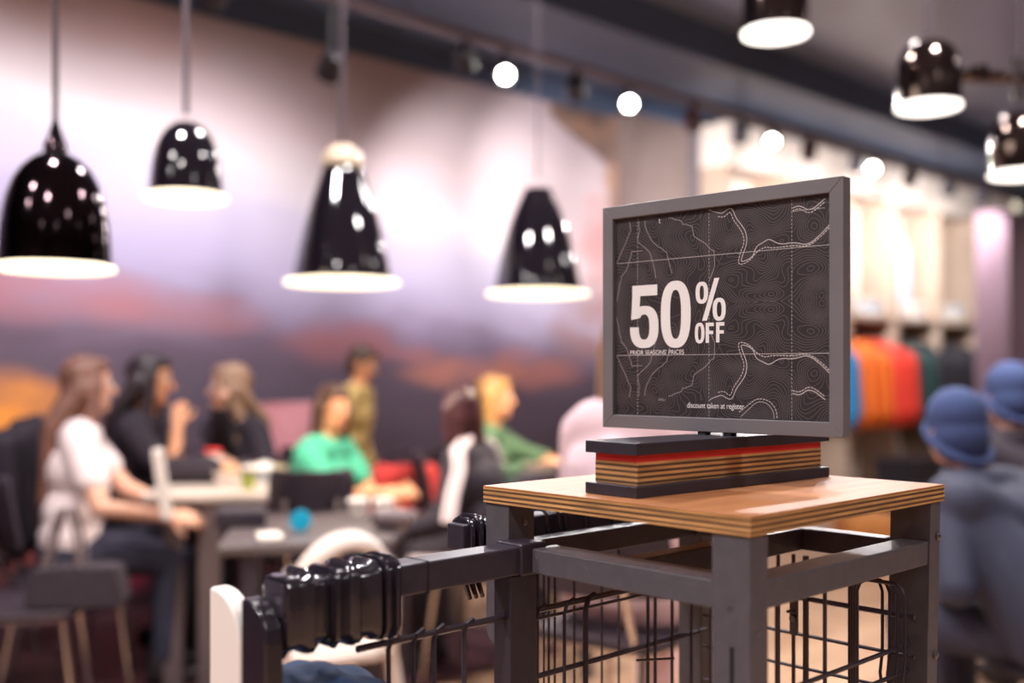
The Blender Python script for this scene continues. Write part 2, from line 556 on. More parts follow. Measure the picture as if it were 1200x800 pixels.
# ------------------------------------------------------------------ shelving bays with hanging rail on the back wall
sh = thing('wall_shelving', 'cream wall shelving with bright niches and a clothes rail beyond the grey pillar', 'shelving', (0, 0, 0), ANG)
F = WALL_V - 0.45
bm = NB(); box(bm, 6.96, 12.55, F, WALL_V - 0.002, 2.84, 3.18); finish(bm, 'header', M['cream'], sh, smooth=False, bevel=0.01)
bm = NB(); box(bm, 6.96, 12.55, WALL_V - 0.04, WALL_V - 0.003, 0.05, 2.84); finish(bm, 'back_panel', M['niche'], sh, smooth=False)
bm = NB(); box(bm, 6.96, 12.55, F + 0.03, WALL_V - 0.04, 1.70, 1.75); finish(bm, 'shelf', M['cream_trim'], sh, smooth=False, bevel=0.004)
for k in range(7):
    s = 6.96 + k * 0.9317 - (0.08 if k == 6 else 0.0)
    bm = NB(); box(bm, s, s + 0.08, F + 0.02, WALL_V - 0.04, 0.0, 2.84); finish(bm, 'upright', M['cream_trim'], sh, smooth=False, bevel=0.004)
bm = NB(); tube(bm, [(7.0, F + 0.14, 1.52), (12.5, F + 0.14, 1.52)], 0.014, 8); finish(bm, 'clothes_rail', M['chrome'], sh)

# ------------------------------------------------------------------ display rack with plywood top (local x along U, y along V)
RACK_X, RACK_Y = 0.239, 1.068
rk = thing('display_rack', 'dark steel display rack with varnished plywood top and wire sides in the foreground', 'rack', (RACK_X, RACK_Y, 0), ANG)
TW, TD, TZ, TH = 0.438, 0.399, 1.075, 0.021
bm = NB(); box(bm, 0, TW, 0, TD, TZ - 0.0022, TZ)
top = finish(bm, 'tabletop', M['ply_top'], rk, bevel=0.0008)
z = TZ - 0.0022
lay = [(0.0022, 't', 0), (0.0026, 'b', 0.0004), (0.0030, 't', 0.0001), (0.0030, 'b', 0.0005), (0.0030, 't', 0.0), (0.0026, 'b', 0.0004), (0.0024, 't', 0.0002)]
for h, k, ins in lay:
    bm = NB(); box(bm, ins, TW - ins, ins, TD - ins, z - h, z)
    finish(bm, 'ply_layer', M['ply_tan'] if k == 't' else M['ply_brown'], top, smooth=False)
    z -= h
TB = z   # underside
def rail(name, x0, x1, y0, y1, z0, z1, m=None, parent=rk, bev=0.002):
    bm = NB(); box(bm, x0, x1, y0, y1, z0, z1)
    return finish(bm, name, m or M['steel'], parent, bevel=bev)
def bolt(parent, p, nrm, r=0.0045, h=0.0025):
    bm = NB()
    d = Vector(nrm)
    tube(bm, [Vector(p), Vector(p) + d * h * 0.6, Vector(p) + d * h], [r, r, r * 0.6], 12)
    return finish(bm, 'bolt', M['bolt'], parent)
# front leg, the one nearest the camera
leg = rail('leg', 0.003, 0.037, 0.003, 0.050, 0.0, TB)
bm = NB(); box(bm, 0.0026, 0.006, 0.022, 0.027, 0.62, 0.939); finish(bm, 'slot', M['dark_slot'], leg, smooth=False)  # dark bar whose colour stands in for the shade inside a slot
for q in (0.0, 1.0):
    bolt(leg, (0.003, 0.0265, 0.977 - q * 0.4), (-1, 0, 0), 0.003, 0.0008)
bolt(leg, (0.019, 0.003, 0.954), (0, -1, 0), 0.003, 0.0008)
# right leg, an angle iron leaning in towards its foot
bm = NB()
prism(bm, [(0.408, 0.004), (0.436, 0.004), (0.436, 0.010), (0.414, 0.010), (0.414, 0.058), (0.408, 0.058)], -TB, 0.0, 'z')
leg = finish(bm, 'leg', M['steel'], rk, loc=(0, 0, TB), bevel=0.001)
for vtx in leg.data.vertices:
    vtx.co.x += 0.045 * vtx.co.z
for zz in (-0.045, -0.195, -0.345):
    bolt(leg, (0.427 + 0.045 * zz, 0.004, zz), (0, -1, 0), 0.0052, 0.004)
# bracket under the left corner and the post below the arm
bm = NB(); prism(bm, rrect(0.355, 0.397, 0.876, TB, [0, 0, 0.02, 0.02]), 0.003, 0.008, 'x')
prism(bm, rrect(0.008, 0.048, 0.90, TB, [0, 0, 0.004, 0.018]), 0.355, 0.360, 'y')
br = finish(bm, 'corner_bracket', M['steel'], rk, bevel=0.001)
bolt(br, (0.030, 0.355, 1.030), (0, -1, 0), 0.004)
bm = NB(); prism(bm, [(-0.025, 0.322), (0.019, 0.322), (0.019, 0.330), (-0.017, 0.330), (-0.017, 0.352), (-0.025, 0.352)], 0.0, 0.972, 'z')
finish(bm, 'leg', M['black_steel'], rk, bevel=0.0015)
bm = NB(); box(bm, 0.398, 0.432, 0.352, 0.395, 0.0, TB); finish(bm, 'leg', M['steel'], rk, bevel=0.002)
# rails of the frame
RZ1, RZ0 = 1.0035, 0.9735
rail('rail', 0.0065, 0.0515, 0.050, 0.322, RZ0, RZ1)
rail('rail', 0.037, 0.408, 0.0065, 0.0445, RZ0 + 0.001, RZ1 + 0.001)
rail('rail', 0.0515, 0.396, 0.180, 0.205, RZ0, RZ1, M['black_steel'])
rail('rail', 0.02, 0.398, 0.360, 0.388, RZ0, RZ1, M['black_steel'])
rail('rail', 0.396, 0.424, 0.060, 0.352, RZ0, RZ1, M['black_steel'])
# side arm that carries the hangers
arm = rail('arm', -0.340, 0.006, 0.320, 0.360, 0.973, 1.0075, M['black_steel'], bev=0.003)
bm = NB(); box(bm, -0.012, 0.032, 0.3165, 0.3635, 0.9715, 1.0105)
finish(bm, 'joint_sleeve', M['black_steel'], rk, bevel=0.003)
bm = NB(); box(bm, -0.1555, -0.1540, 0.3192, 0.3608, 0.9722, 1.0083); finish(bm, 'weld_seam', M['dark_slot'], arm, smooth=False)
# scratches bare of paint
for (x, y, zz, dx, dz) in ((0.0061, 0.316, 0.992, 0.006, 0.006), (0.0061, 0.309, 0.992, -0.004, 0.008), (0.0061, 0.225, 0.989, -0.008, 0.006)):
    bm = NB(); tube(bm, [(x, y, zz), (x, y - dx, zz + dz)], 0.0003, 5); finish(bm, 'scratch', M['bolt'], rk)
# back arm behind the frame, carrying the next row of hooks
rail('arm', -0.02, 0.43, 0.415, 0.447, 0.990, 1.025, M['black_steel'], bev=0.003)
rail('arm_strut', 0.385, 0.415, 0.395, 0.416, 0.990, 1.02, M['black_steel'])
rail('arm_strut', 0.015, 0.045, 0.388, 0.416, 0.990, 1.0, M['black_steel'])

# ------------------------------------------------------------------ wire grid hung inside the rack
wb = thing('wire_basket', 'black wire grid basket hanging inside the steel display rack', 'basket', (RACK_X, RACK_Y, 0), ANG)
def wire(pts, r=0.0022, seg=6, name='wire'):
    bm = NB(); tube(bm, pts, r, seg)
    return finish(bm, name, M['wire'], wb)
for zz, r in ((0.922, 0.0042), (0.911, 0.0022), (0.839, 0.0038), (0.70, 0.0024), (0.56, 0.003)):      # far side, along x
    wire([(-0.24 if zz > 0.92 else 0.0, 0.335, zz), (0.386, 0.335, zz)], r)
for zz, r in ((0.911, 0.0036), (0.861, 0.0026), (0.816, 0.0024), (0.766, 0.0024), (0.716, 0.0024), (0.666, 0.0024)):   # right side, along y
    wire([(0.380, 0.012, zz), (0.380, 0.335, zz)], r)
for y in (0.163, 0.182, 0.206, 0.245, 0.285, 0.32):
    wire([(0.376, y, 0.6), (0.376, y, 0.97)], 0.0040 if y == 0.163 else 0.0026)
for x in (0.012, 0.026, 0.078, 0.118, 0.246, 0.262, 0.30, 0.345):      # far side uprights, bent over the top rail
    t = 0.0038 if x == 0.118 else 0.0024
    wire([(x, 0.331, 0.55), (x, 0.331, 0.912), (x + 0.006, 0.331, 0.924), (x + 0.02, 0.333, 0.927)] if x > 0.02 else [(x, 0.331, 0.55), (x, 0.331, 0.97)], t)
for k in range(7):                       # a sheaf of thin wires hanging from the back arm
    wire([(0.045 + 0.011 * k, 0.40, 0.55), (0.045 + 0.011 * k, 0.40, 1.0)], 0.0014, 5)
for zz in (0.871, 0.838):                # front side, along x
    wire([(0.05, 0.03, zz), (0.402, 0.03, zz)], 0.0032)
for x in (0.10, 0.20):
    wire([(x, 0.033, 0.6), (x, 0.033, 0.975)], 0.0024)
for x in (-0.20, -0.165, -0.135, -0.09):
    wire([(x, 0.333, 0.55), (x, 0.333, 0.915), (x + 0.004, 0.333, 0.924), (x + 0.016, 0.335, 0.928)], 0.0030)
for k in range(4):                       # nested bent loops beside the right leg
    xx = 0.362 + 0.006 * k
    y0, y1 = 0.016 + 0.013 * k, 0.080 + 0.007 * k
    wire([(xx, y1, 0.62), (xx, y1, 0.938), (xx, y1 - 0.004, 0.948), (xx, y1 - 0.012, 0.953), (xx, y0 + 0.012, 0.953), (xx, y0 + 0.004, 0.948), (xx, y0, 0.938), (xx, y0, 0.86), (xx - 0.006, y0, 0.835), (xx, y0, 0.81), (xx, y0, 0.62)], 0.0021, 7, 'wire_loop')
bm = NB(); prism(bm, rrect(0.17, 0.182, 0.862, 0.945, 0.002, 2), 0.366, 0.369, 'x')
cp = finish(bm, 'clamp_plate', M['steel'], wb)
bm = NB(); tube(bm, [(0.366, 0.176, 0.895), (0.345, 0.172, 0.898)], 0.0022, 8); finish(bm, 'bolt', M['bolt'], cp)
bm = NB(); tube(bm, [(0.366, 0.176, 0.885), (0.361, 0.175, 0.885)], 0.0045, 10); finish(bm, 'bolt', M['bolt'], cp)
bm = NB(); tube(bm, [(0.16, 0.28, 0.846), (0.215, 0.262, 0.842)], 0.0016, 6); finish(bm, 'tie_wire', M['wire'], wb)

# ------------------------------------------------------------------ hangers on the arm (ribbed black plastic hooks around the tube)
def hook_rings(bm, prof, y0, y1, z0, z1, rad=0.012, n=5):
    """rounded-rectangle sleeve round the arm, swelling and shrinking along x as prof says"""
    rings = []
    for x, g in prof:
        pts = rrect(y0 - g, y1 + g, z0 - g, z1 + g, rad + g * 0.6, n)
        rings.append([bm.verts.new((x, a, b)) for a, b in pts])
    for A, B in zip(rings, rings[1:]):
        for k in range(len(A)):
            bm.faces.new((A[k], A[(k + 1) % len(A)], B[(k + 1) % len(A)], B[k]))
    bm.faces.new(rings[0][::-1]); bm.faces.new(rings[-1])
def hanger(label, prof, neck, ribs=True, group='hangers on the rack arm'):
    t = thing('hanger', label, 'hanger', (RACK_X, RACK_Y, 0), ANG, group)
    bm = NB(); hook_rings(bm, prof, 0.3185, 0.3615, 0.9420, 1.0085)
    finish(bm, 'hook', M['gloss_black'], t, angle=50)
    x = neck
    bm = NB(); tube(bm, [(x, 0.344, 0.944), (x, 0.347, 0.935), (x, 0.349, 0.926)], [0.009, 0.008, 0.004], 10); finish(bm, 'neck', M['gloss_black'], t)
    return t
hanger('ribbed gloss black hanger hook next to the flat end of the rack arm', [(-0.3390, 0.001), (-0.3372, 0.004), (-0.3307, 0.005), (-0.3234, 0.004), (-0.3178, 0.005), (-0.3142, 0.0095), (-0.3105, 0.0105), (-0.3077, 0.008), (-0.3059, 0.001)], -0.325)
hanger('lower narrow ribbed black hanger hook between the two taller ones', [(-0.3050, 0.0005), (-0.3031, 0.001), (-0.2884, 0.0015), (-0.2866, 0.0005)], -0.290)
hanger('widest gloss black hanger hook with a flared rib midway on the cluster', [(-0.2856, 0.003), (-0.2829, 0.008), (-0.2792, 0.0085), (-0.2755, 0.005), (-0.2645, 0.004), (-0.2608, 0.010), (-0.2562, 0.0115), (-0.2525, 0.009), (-0.2507, 0.002)], -0.262)
hanger('smooth gloss black hanger hook second from the square tube', [(-0.2498, 0.002), (-0.2479, 0.004), (-0.2350, 0.005), (-0.2314, 0.0095), (-0.2268, 0.010), (-0.2240, 0.002)], -0.231)
hanger('thin flanged black hanger hook last before the bare square tube', [(-0.2231, 0.003), (-0.2212, 0.0115), (-0.2176, 0.012), (-0.2139, 0.006), (-0.2102, 0.006), (-0.2065, 0.0125), (-0.2019, 0.0125), (-0.2001, 0.003)], -0.200)
# the two flat hangers closing the end of the arm
def slab(name, label, x0, x1, y0, y1, z1, rad, m, z0=0.72):
    t = thing(name, label, 'hanger', (RACK_X, RACK_Y, 0), ANG, 'hangers on the rack arm')
    out = rrect(y0, y1, z0, z1, [0.004, rad, 0.01, 0.01], 10)
    bm = NB(); prism(bm, out, x0, x1, 'x')
    finish(bm, 'flat_hook', m, t, bevel=0.004, seg=3)
    return t
slab('hanger', 'flat gloss black hanger with rounded shoulder at the very end of the rack arm', -0.362, -0.341, 0.317, 0.366, 0.990, 0.040, M['gloss_black'])
slab('hanger', 'flat white hanger with rounded shoulder standing beside the flat black one', -0.362, -0.340, 0.368, 0.432, 0.992, 0.055, M['white_plastic'])

# row of hooks on the back arm
for k, (x, lab) in enumerate(((0.050, 'nearest the left corner bracket'), (0.077, 'second from the left corner bracket'), (0.094, 'third from the left corner bracket'), (0.127, 'fourth from the left corner bracket'),
                              (0.151, 'fifth from the left corner bracket'), (0.163, 'sixth from the left corner bracket'), (0.203, 'seventh from the left corner bracket'), (0.262, 'eighth, under the middle of the plywood top'), (0.30, 'ninth, farthest along the back arm'))):
    t = thing('wire_hanger', 'thin black wire hanger on the back arm, ' + lab, 'hanger', (RACK_X, RACK_Y, 0), ANG, 'wire hangers on the back arm')
    bm = NB(); tube(bm, [(x, 0.409, 1.0), (x, 0.410, 1.024), (x, 0.418, 1.031), (x, 0.44, 1.031), (x, 0.452, 1.02), (x, 0.448, 0.975), (x, 0.43, 0.955)], 0.0028, 7)
    finish(bm, 'hook', M['gloss_black'], t)
    bm = NB(); tube(bm, [(x, 0.43, 0.957), (x, 0.43, 0.60)], 0.0018, 6); finish(bm, 'stem', M['gloss_black'], t)
for k, (x, dz, lab) in enumerate(((-0.006, 0.0, 'outermost'), (0.005, 0.004, 'middle'), (0.016, 0.001, 'innermost'))):
    t = thing('hanger', 'ribbed gloss black hook on the back arm end behind the corner bracket, ' + lab + ' of three', 'hanger', (RACK_X, RACK_Y, 0), ANG, 'hooks at the end of the back arm')
    bm = NB(); hook_rings(bm, [(x - 0.004, 0.001), (x - 0.003, 0.004 + dz), (x, 0.006 + dz), (x + 0.003, 0.003 + dz), (x + 0.0045, 0.001)], 0.4135, 0.4485, 0.9685, 1.0265)
    finish(bm, 'hook', M['gloss_black'], t, angle=50)
    bm = NB(); tube(bm, [(x, 0.431, 0.97), (x + 0.004, 0.431, 0.945), (x + 0.012, 0.431, 0.925)], [0.004, 0.004, 0.003], 8); finish(bm, 'neck', M['gloss_black'], t)
# navy garment hanging under the arm
bm = NB()
for (y, hh) in ((0.325, -0.006), (0.36, 0.0), (0.395, -0.006)):
    for x, d in ((-0.315, 0.0), (-0.275, 0.0), (-0.235, -0.012)):
        capsule(bm, (x, y, 0.60), (x, y, 0.874 + hh + d), 0.045, 0.038)
g = remesh(bm, 'garment', M['navy'], None, 0.008, 5, (RACK_X, RACK_Y, 0), (0, 0, ANG))
tag(g, 'navy blue garment with rounded top hanging under the black hanger hooks', 'garment')

# ------------------------------------------------------------------ sign on its laminated block
SX, SY = 0.262, 1.369
sg = thing('sale_sign', 'grey framed sale sign on a black, red and plywood block standing on the tabletop', 'sign', (SX, SY, TZ))
BA = R(41.0)
def block(name, L, W, z0, z1, m, bev=0.001, off=0.0, parent=sg):
    bm = NB(); box(bm, -L / 2 + off, L / 2 + off, -W / 2, W / 2, z0, z1)
    return finish(bm, name, m, parent, rot=(0, 0, BA) if parent is sg else (0, 0, 0), bevel=bev)
block('base_board', 0.392, 0.082, 0.0002, 0.0137, M['board_black'])
pb = block('plywood_block', 0.372, 0.067, 0.0137, 0.0402, M['ply_tan'], 0.0003)
zz = 0.0152
for k in range(4):
    block('ply_layer', 0.3722, 0.0672, zz, zz + 0.0030, M['ply_brown'], 0.0, 0.0, pb)
    zz += 0.0063
block('red_board', 0.372, 0.067, 0.0402, 0.0490, M['red'], 0.0005)
tp = block('top_board', 0.392, 0.082, 0.0490, 0.0632, M['board_black'])
for (x, y, r) in ((-0.188, 0.022, 0.006), (-0.190, -0.0385, 0.003)):
    bm = NB(); ellipsoid(bm, (x, y, 0.0630), (r, r * 0.55, 0.0006)); finish(bm, 'chip', M['chip'], tp)

SA = R(-43.4)
SW, SH, ST = 0.3565, 0.305, 0.019
ROT = (0, 0, SA)
zb = 0.0675
bm = NB(); box(bm, -SW / 2 + 0.006, SW / 2 - 0.006, ST * 0.45 - 0.0095, ST * 0.9 - 0.0095, zb + 0.006, zb + SH - 0.006)
fr = finish(bm, 'frame', M['frame'], sg, rot=ROT, smooth=False)
BW = 0.0178
for side in range(4):
    bm = NB()
    y0, y1 = -0.0095, 0.0095
    a, b2 = SW / 2, SH / 2
    ai, bi = a - BW, b2 - BW
    quad = [[(-a, b2), (a, b2), (ai, bi), (-ai, bi)], [(a, b2), (a, -b2), (ai, -bi), (ai, bi)], [(a, -b2), (-a, -b2), (-ai, -bi), (ai, -bi)], [(-a, -b2), (-a, b2), (-ai, bi), (-ai, -bi)]][side]
    prism(bm, [(x, q + zb + b2) for x, q in quad], y0, y1, 'y')
    finish(bm, 'frame_bar', M['frame'], fr, bevel=0.0009, seg=2)
CZ = zb + SH / 2
bm = NB(); box(bm, -SW / 2 + BW, SW / 2 - BW, -0.0030, 0.0005, zb + BW, zb + SH - BW)
po = finish(bm, 'poster', M['poster'], sg, rot=ROT, smooth=False)
PF = -0.0030
for x in (-0.018, 0.020):
    bm = NB(); box(bm, x - 0.006, x + 0.006, -0.006, 0.006, 0.0630, zb + 0.001); tube(bm, [(x - 0.009, 0, 0.0641), (x + 0.009, 0, 0.0641)], 0.0018, 8)
    finish(bm, 'clip', M['gloss_black'], sg, rot=ROT)

# print on the poster: thin raised ink, drawn in millimetres from the poster's centre
def ink(bm, pts, w, h=0.0001, closed=False):
    n = len(pts)
    for i in range(n if closed else n - 1):
        a, b2 = Vector(pts[i]), Vector(pts[(i + 1) % n])
        d = b2 - a
        if d.length < 1e-6:
            continue
        d.normalize()
        q = Vector((-d.y, d.x)) * w / 2
        a2, b3 = a - d * w * 0.3, b2 + d * w * 0.3
        vs = [bm.verts.new((p.x / 1000, PF - h, p.y / 1000 + CZ)) for p in (a2 + q, b3 + q, b3 - q, a2 - q)]
        bm.faces.new(vs)
def ink_done(bm, name, m, kind=None, label=None):
    me = bpy.data.meshes.new(name)
    bm.to_mesh(me); bm.free()
    return link(name, me, m, po, label=label, kind=kind)
PWm, PHm = 160.0, 134.0
MIR = 10.5
# height field of the map, mirrored above and below one line as on the print
gx, gy = 130, 110
X, Y = np.meshgrid(np.linspace(-PWm, PWm, gx), np.linspace(-PHm, PHm, gy))
Ym = np.abs(Y - MIR)
Fd = 0.012 * X * 0.6 + 0.9 * np.exp(-((X + 135) ** 2 / 900 + (Ym - 5) ** 2 / 2200)) * 2.2
hills = [(-90, 118, 22, 30, 2.0), (-40, 95, 26, 22, -1.6), (10, 100, 18, 30, 1.8), (60, 125, 30, 12, 2.2), (40, 70, 26, 10, -1.6), (95, 108, 20, 16, 1.5), (140, 95, 26, 22, -1.5),
         (65, 8, 26, 9, 1.7), (120, 40, 20, 16, 1.5), (150, 5, 14, 16, -1.6), (110, 5, 16, 14, 1.3), (-60, 50, 24, 18, 1.6), (-20, 20, 22, 26, -1.3), (20, 30, 28, 16, 1.2), (-110, 60, 18, 26, -1.2), (-140, 110, 24, 20, 1.4)]
for cx, cy, a, b2, hgt in hills:
    Fd += hgt * np.exp(-((X - cx) ** 2 / (2 * a * a) + (Ym - cy) ** 2 / (2 * b2 * b2)))
for k in range(42):
    kx, ky = rng.normal(0, 0.075, 2)
    ph = rng.uniform(0, 6.28)
    Fd += 0.13 * np.sin(kx * X + ky * Ym + ph) / (0.6 + 6 * math.hypot(kx, ky))
for k in range(26):
    kx, ky = rng.normal(0, 0.15, 2)
    Fd += 0.03 * np.sin(kx * X + ky * Ym + rng.uniform(0, 6.28))
bm = NB()
lo, hi = Fd.min(), Fd.max()
for lev in np.linspace(lo + 0.05, hi - 0.05, 26):
    G = Fd - lev
    for j in range(gy - 1):
        row = G[j:j + 2]
        cross = np.nonzero((np.minimum(np.minimum(row[0, :-1], row[0, 1:]), np.minimum(row[1, :-1], row[1, 1:])) < 0) & (np.maximum(np.maximum(row[0, :-1], row[0, 1:]), np.maximum(row[1, :-1], row[1, 1:])) > 0))[0]
        for i in cross:
            c = [(X[j, i], Y[j, i], G[j, i]), (X[j, i + 1], Y[j, i + 1], G[j, i + 1]), (X[j + 1, i + 1], Y[j + 1, i + 1], G[j + 1, i + 1]), (X[j + 1, i], Y[j + 1, i], G[j + 1, i])]
            p = []
            for q in range(4):
                a, b2 = c[q], c[(q + 1) % 4]
                if (a[2] < 0) != (b2[2] < 0):
                    t = a[2] / (a[2] - b2[2])
                    p.append((a[0] + t * (b2[0] - a[0]), a[1] + t * (b2[1] - a[1])))
            for q in range(0, len(p) - 1, 2):
                ink(bm, [p[q], p[q + 1]], 0.52, 0.0001)
ink_done(bm, 'contour_lines', M['contour'], 'stuff')
mir = lambda pts: [(x, 2 * MIR - y) for x, y in pts]
inside = lambda pts: [(max(-PWm, min(PWm, x)), max(-PHm + 0.5, min(PHm - 0.5, y))) for x, y in pts]
def wobble(pts, amp=0.8, step=5.0):
    out = []
    for (x0, y0), (x1, y1) in zip(pts, pts[1:]):
        n = max(1, int(math.hypot(x1 - x0, y1 - y0) / step))
        for k in range(n):
            t = k / n
            out.append((x0 + (x1 - x0) * t + random.uniform(-amp, amp), y0 + (y1 - y0) * t + random.uniform(-amp, amp)))
    return out + [pts[-1]]
def smooth_line(pts, it=2):
    for _ in range(it):
        q = [pts[0]]
        for a, b2 in zip(pts, pts[1:]):
            q += [(a[0] * 0.75 + b2[0] * 0.25, a[1] * 0.75 + b2[1] * 0.25), (a[0] * 0.25 + b2[0] * 0.75, a[1] * 0.25 + b2[1] * 0.75)]
        pts = q + [pts[-1]]
    return pts
bm = NB()
for y in (74.5, -53.5):
    ink(bm, [(-158.5, y - (0.8 if y > 0 else -0.4)), (161, y)], 0.6, 0.00015)
ink_done(bm, 'grid_line', M['contour_light'], 'stuff')
def dashes(bm, pts, w, on, off, h=0.00008):
    acc, draw, cur = 0.0, True, [pts[0]]
    for a, b2 in zip(pts, pts[1:]):
        a, b2 = Vector(a), Vector(b2)
        L = (b2 - a).length
        pos = 0.0
        while L - pos > 1e-9:
            stepl = min((on if draw else off) - acc, L - pos)
            s = a + (b2 - a) * (pos / L); e = a + (b2 - a) * ((pos + stepl) / L)
            if draw:
                ink(bm, [s, e], w, h)
            pos += stepl; acc += stepl
            if acc >= (on if draw else off) - 1e-9:
                acc, draw = 0.0, not draw
bm = NB()
for x in (-122.5, -8.7, 108.8):
    dashes(bm, [(x, -133), (x, 133)], 0.55, 2.4, 2.4, 0.00015)
ink_done(bm, 'grid_line', M['contour_light'], 'stuff')
L1 = [(-8, 133), (-3, 130), (5.1, 127.8), (10.3, 125.9), (19.2, 131.0), (25.9, 131.2), (30.9, 118.4), (39.5, 108.6), (45.9, 99.0), (47.2, 85.4), (40.4, 70.2), (37.8, 61.4), (55.5, 66.9), (59.2, 80.0), (70.7, 84.8), (78.2, 88.6), (92.6, 79.5), (111.9, 81.4), (130.6, 75.5), (149.4, 89.8), (160, 100)]
L1d = [(5.1, 122.8), (14, 120.9), (20.2, 126), (24, 126), (27, 116.4), (35.5, 106.6), (41.9, 96.0), (43.2, 85.4), (36.4, 72.2), (33.8, 58), (50, 62), (61, 74.0), (72.7, 78.8), (80.2, 76.6), (92.6, 76.5), (111.9, 77.4), (130.6, 74.0), (149.4, 86.8), (160, 97)]
L1b = [(110.1, 122.7), (119.7, 125.1), (132.7, 115.9), (152.4, 129.4)]
bm = NB()
for l in (L1, L1b):
    ink(bm, smooth_line(l), 1.0, 0.0002); ink(bm, inside(mir(smooth_line(l))), 1.0, 0.0002)
ink(bm, smooth_line([(38, -132), (52, -120), (62, -112), (76, -114), (84, -124), (85, -133)]), 0.7, 0.0001)
ink(bm, [(110, 118.5), (152, 118.5)], 0.5, 0.0001)
ink_done(bm, 'trail_line', M['contour_light'], 'stuff')
bm = NB()
for l in (L1d, [(x, y - 3.5) for x, y in L1b]):
    dashes(bm, smooth_line(l), 1.1, 2.4, 1.9, 0.0002); dashes(bm, inside(mir(smooth_line(l))), 1.1, 2.4, 1.9, 0.0002)
dashes(bm, smooth_line([(36, -126), (50, -116), (62, -108), (79, -111), (88, -122), (89, -133)]), 1.1, 2.4, 1.9, 0.0002)
ink_done(bm, 'trail_line', M['contour_light'], 'stuff')
bm = NB()
for l in ([(-136.3, 131.2), (-134.0, 117.4), (-143.7, 98.7), (-158.8, 75.4)], [(-120.9, 129.8), (-118.7, 116.0), (-122.9, 102.8), (-102.7, 85.8), (-97.1, 71.0), (-92, 50)],
          [(-109.9, 128.7), (-108.2, 115.1), (-96.9, 97.3), (-74.3, 82.7), (-69.9, 69.1), (-66.2, 54.7)], [(-71.0, 129.3), (-51.6, 121.7), (-48.9, 118.2), (-34.1, 114.5), (-31.6, 101.2), (-19.3, 93.2), (-1.9, 78.9), (0.5, 59.5), (-8.1, 41.8)],
          [(-114.3, 89.1), (-131.9, 88.1), (-140.9, 64.4), (-149.9, 55.3), (-158.2, 21.7)]):
    w = wobble(l)
    ink(bm, w, 0.8, 0.0002); ink(bm, inside(mir(w)), 0.8, 0.0002)
ink_done(bm, 'ridge_line', M['contour_mid'], 'stuff')

# lettering
def glyph(name, polys, h=0.0004):
    """polys: outlines in mm; ring outlines given as (outer, inner)"""
    bm = NB()
    for item in polys:
        h += 0.00001
        if isinstance(item, tuple):
            A, B = item
            n = len(A)
            fa = [bm.verts.new((x / 1000, PF - h, y / 1000 + CZ)) for x, y in A]
            fb = [bm.verts.new((x / 1000, PF - h, y / 1000 + CZ)) for x, y in B]
            for i in range(n):
                bm.faces.new((fa[i], fa[(i + 1) % n], fb[(i + 1) % n], fb[i]))
        else:
            bm.faces.new([bm.verts.new((x / 1000, PF - h, y / 1000 + CZ)) for x, y in item])
    bmesh.ops.triangulate(bm, faces=bm.faces)
    bm.normal_update()
    for f in bm.faces:
        if f.normal.y > 0:
            f.normal_flip()
    me = bpy.data.meshes.new(name)
    bm.to_mesh(me); bm.free()
    return link(name, me, M['lettering'], po)
def sup(cx, cy, a, b2, n=2.6, N=48):
    out = []
    for k in range(N):
        t = 2 * math.pi * k / N
        c, s = math.cos(t), math.sin(t)
        out.append((cx + a * math.copysign(abs(c) ** (2 / n), c), cy + b2 * math.copysign(abs(s) ** (2 / n), s)))
    return out
def oval(x0, x1, y0, y1, tx, ty, n=2.5):
    cx, cy, a, b2 = (x0 + x1) / 2, (y0 + y1) / 2, (x1 - x0) / 2, (y1 - y0) / 2
    return (sup(cx, cy, a, b2, n), sup(cx, cy, a - tx, b2 - ty, n))
glyph('zero', [oval(-84.0, -36.6, -44.0, 44.6, 15.0, 12.0)])
def five(x0, x1, y0, y1):
    w, h = x1 - x0, y1 - y0
    out_, in_ = [], []
    cx, cy = x0 + w * 0.485, y0 + h * 0.335
    a, b2 = w * 0.515, h * 0.335
    ai, bi = a - 15.0, b2 - 11.5
    for k in range(41):                      # bowl from upper left over the right side to lower left
        t = R(140 - 318 * k / 40)
        c, s = math.cos(t), math.sin(t)
        out_.append((cx + a * math.copysign(abs(c) ** 0.8, c), cy + b2 * math.copysign(abs(s) ** 0.8, s)))
        in_.append((cx + ai * math.copysign(abs(c) ** 0.8, c), cy + bi * math.copysign(abs(s) ** 0.8, s)))
    polys = [[out_[k], out_[k + 1], in_[k + 1], in_[k]] for k in range(40)]
    # stem, flag
    polys.append([(x0 + w * 0.055, y1), (x0 + w * 0.96, y1), (x0 + w * 0.96, y1 - 14.5), (x0 + w * 0.055, y1 - 14.5)])
    polys.append([(x0 + w * 0.055, y1 - 14.5), (x0 + w * 0.055 + 13.5, y1 - 14.5), (x0 + w * 0.31, y0 + h * 0.60), (x0 + w * 0.30, y0 + h * 0.475), (x0 + w * 0.01, y0 + h * 0.455)])
    polys.append([(x0 - w * 0.03, y0 + h * 0.335), (x0 - w * 0.03 + 15.0, y0 + h * 0.335), (x0 - w * 0.03 + 15.0, y0 + h * 0.25), (x0 - w * 0.02, y0 + h * 0.25)])
    return polys
glyph('five', five(-133.5, -87.5, -43.6, 41.5))
glyph('percent', [oval(-29.0, -10.0, 12.5, 41.0, 6.2, 5.2), oval(-3.0, 16.4, -10.5, 19.0, 6.2, 5.2), [(-0.6, 44.5), (6.8, 44.5), (-11.6, -9.6), (-19.0, -9.6)]])
glyph('letter', [oval(-30.2, -15.4, -38.8, -12.0, 4.9, 4.3)])
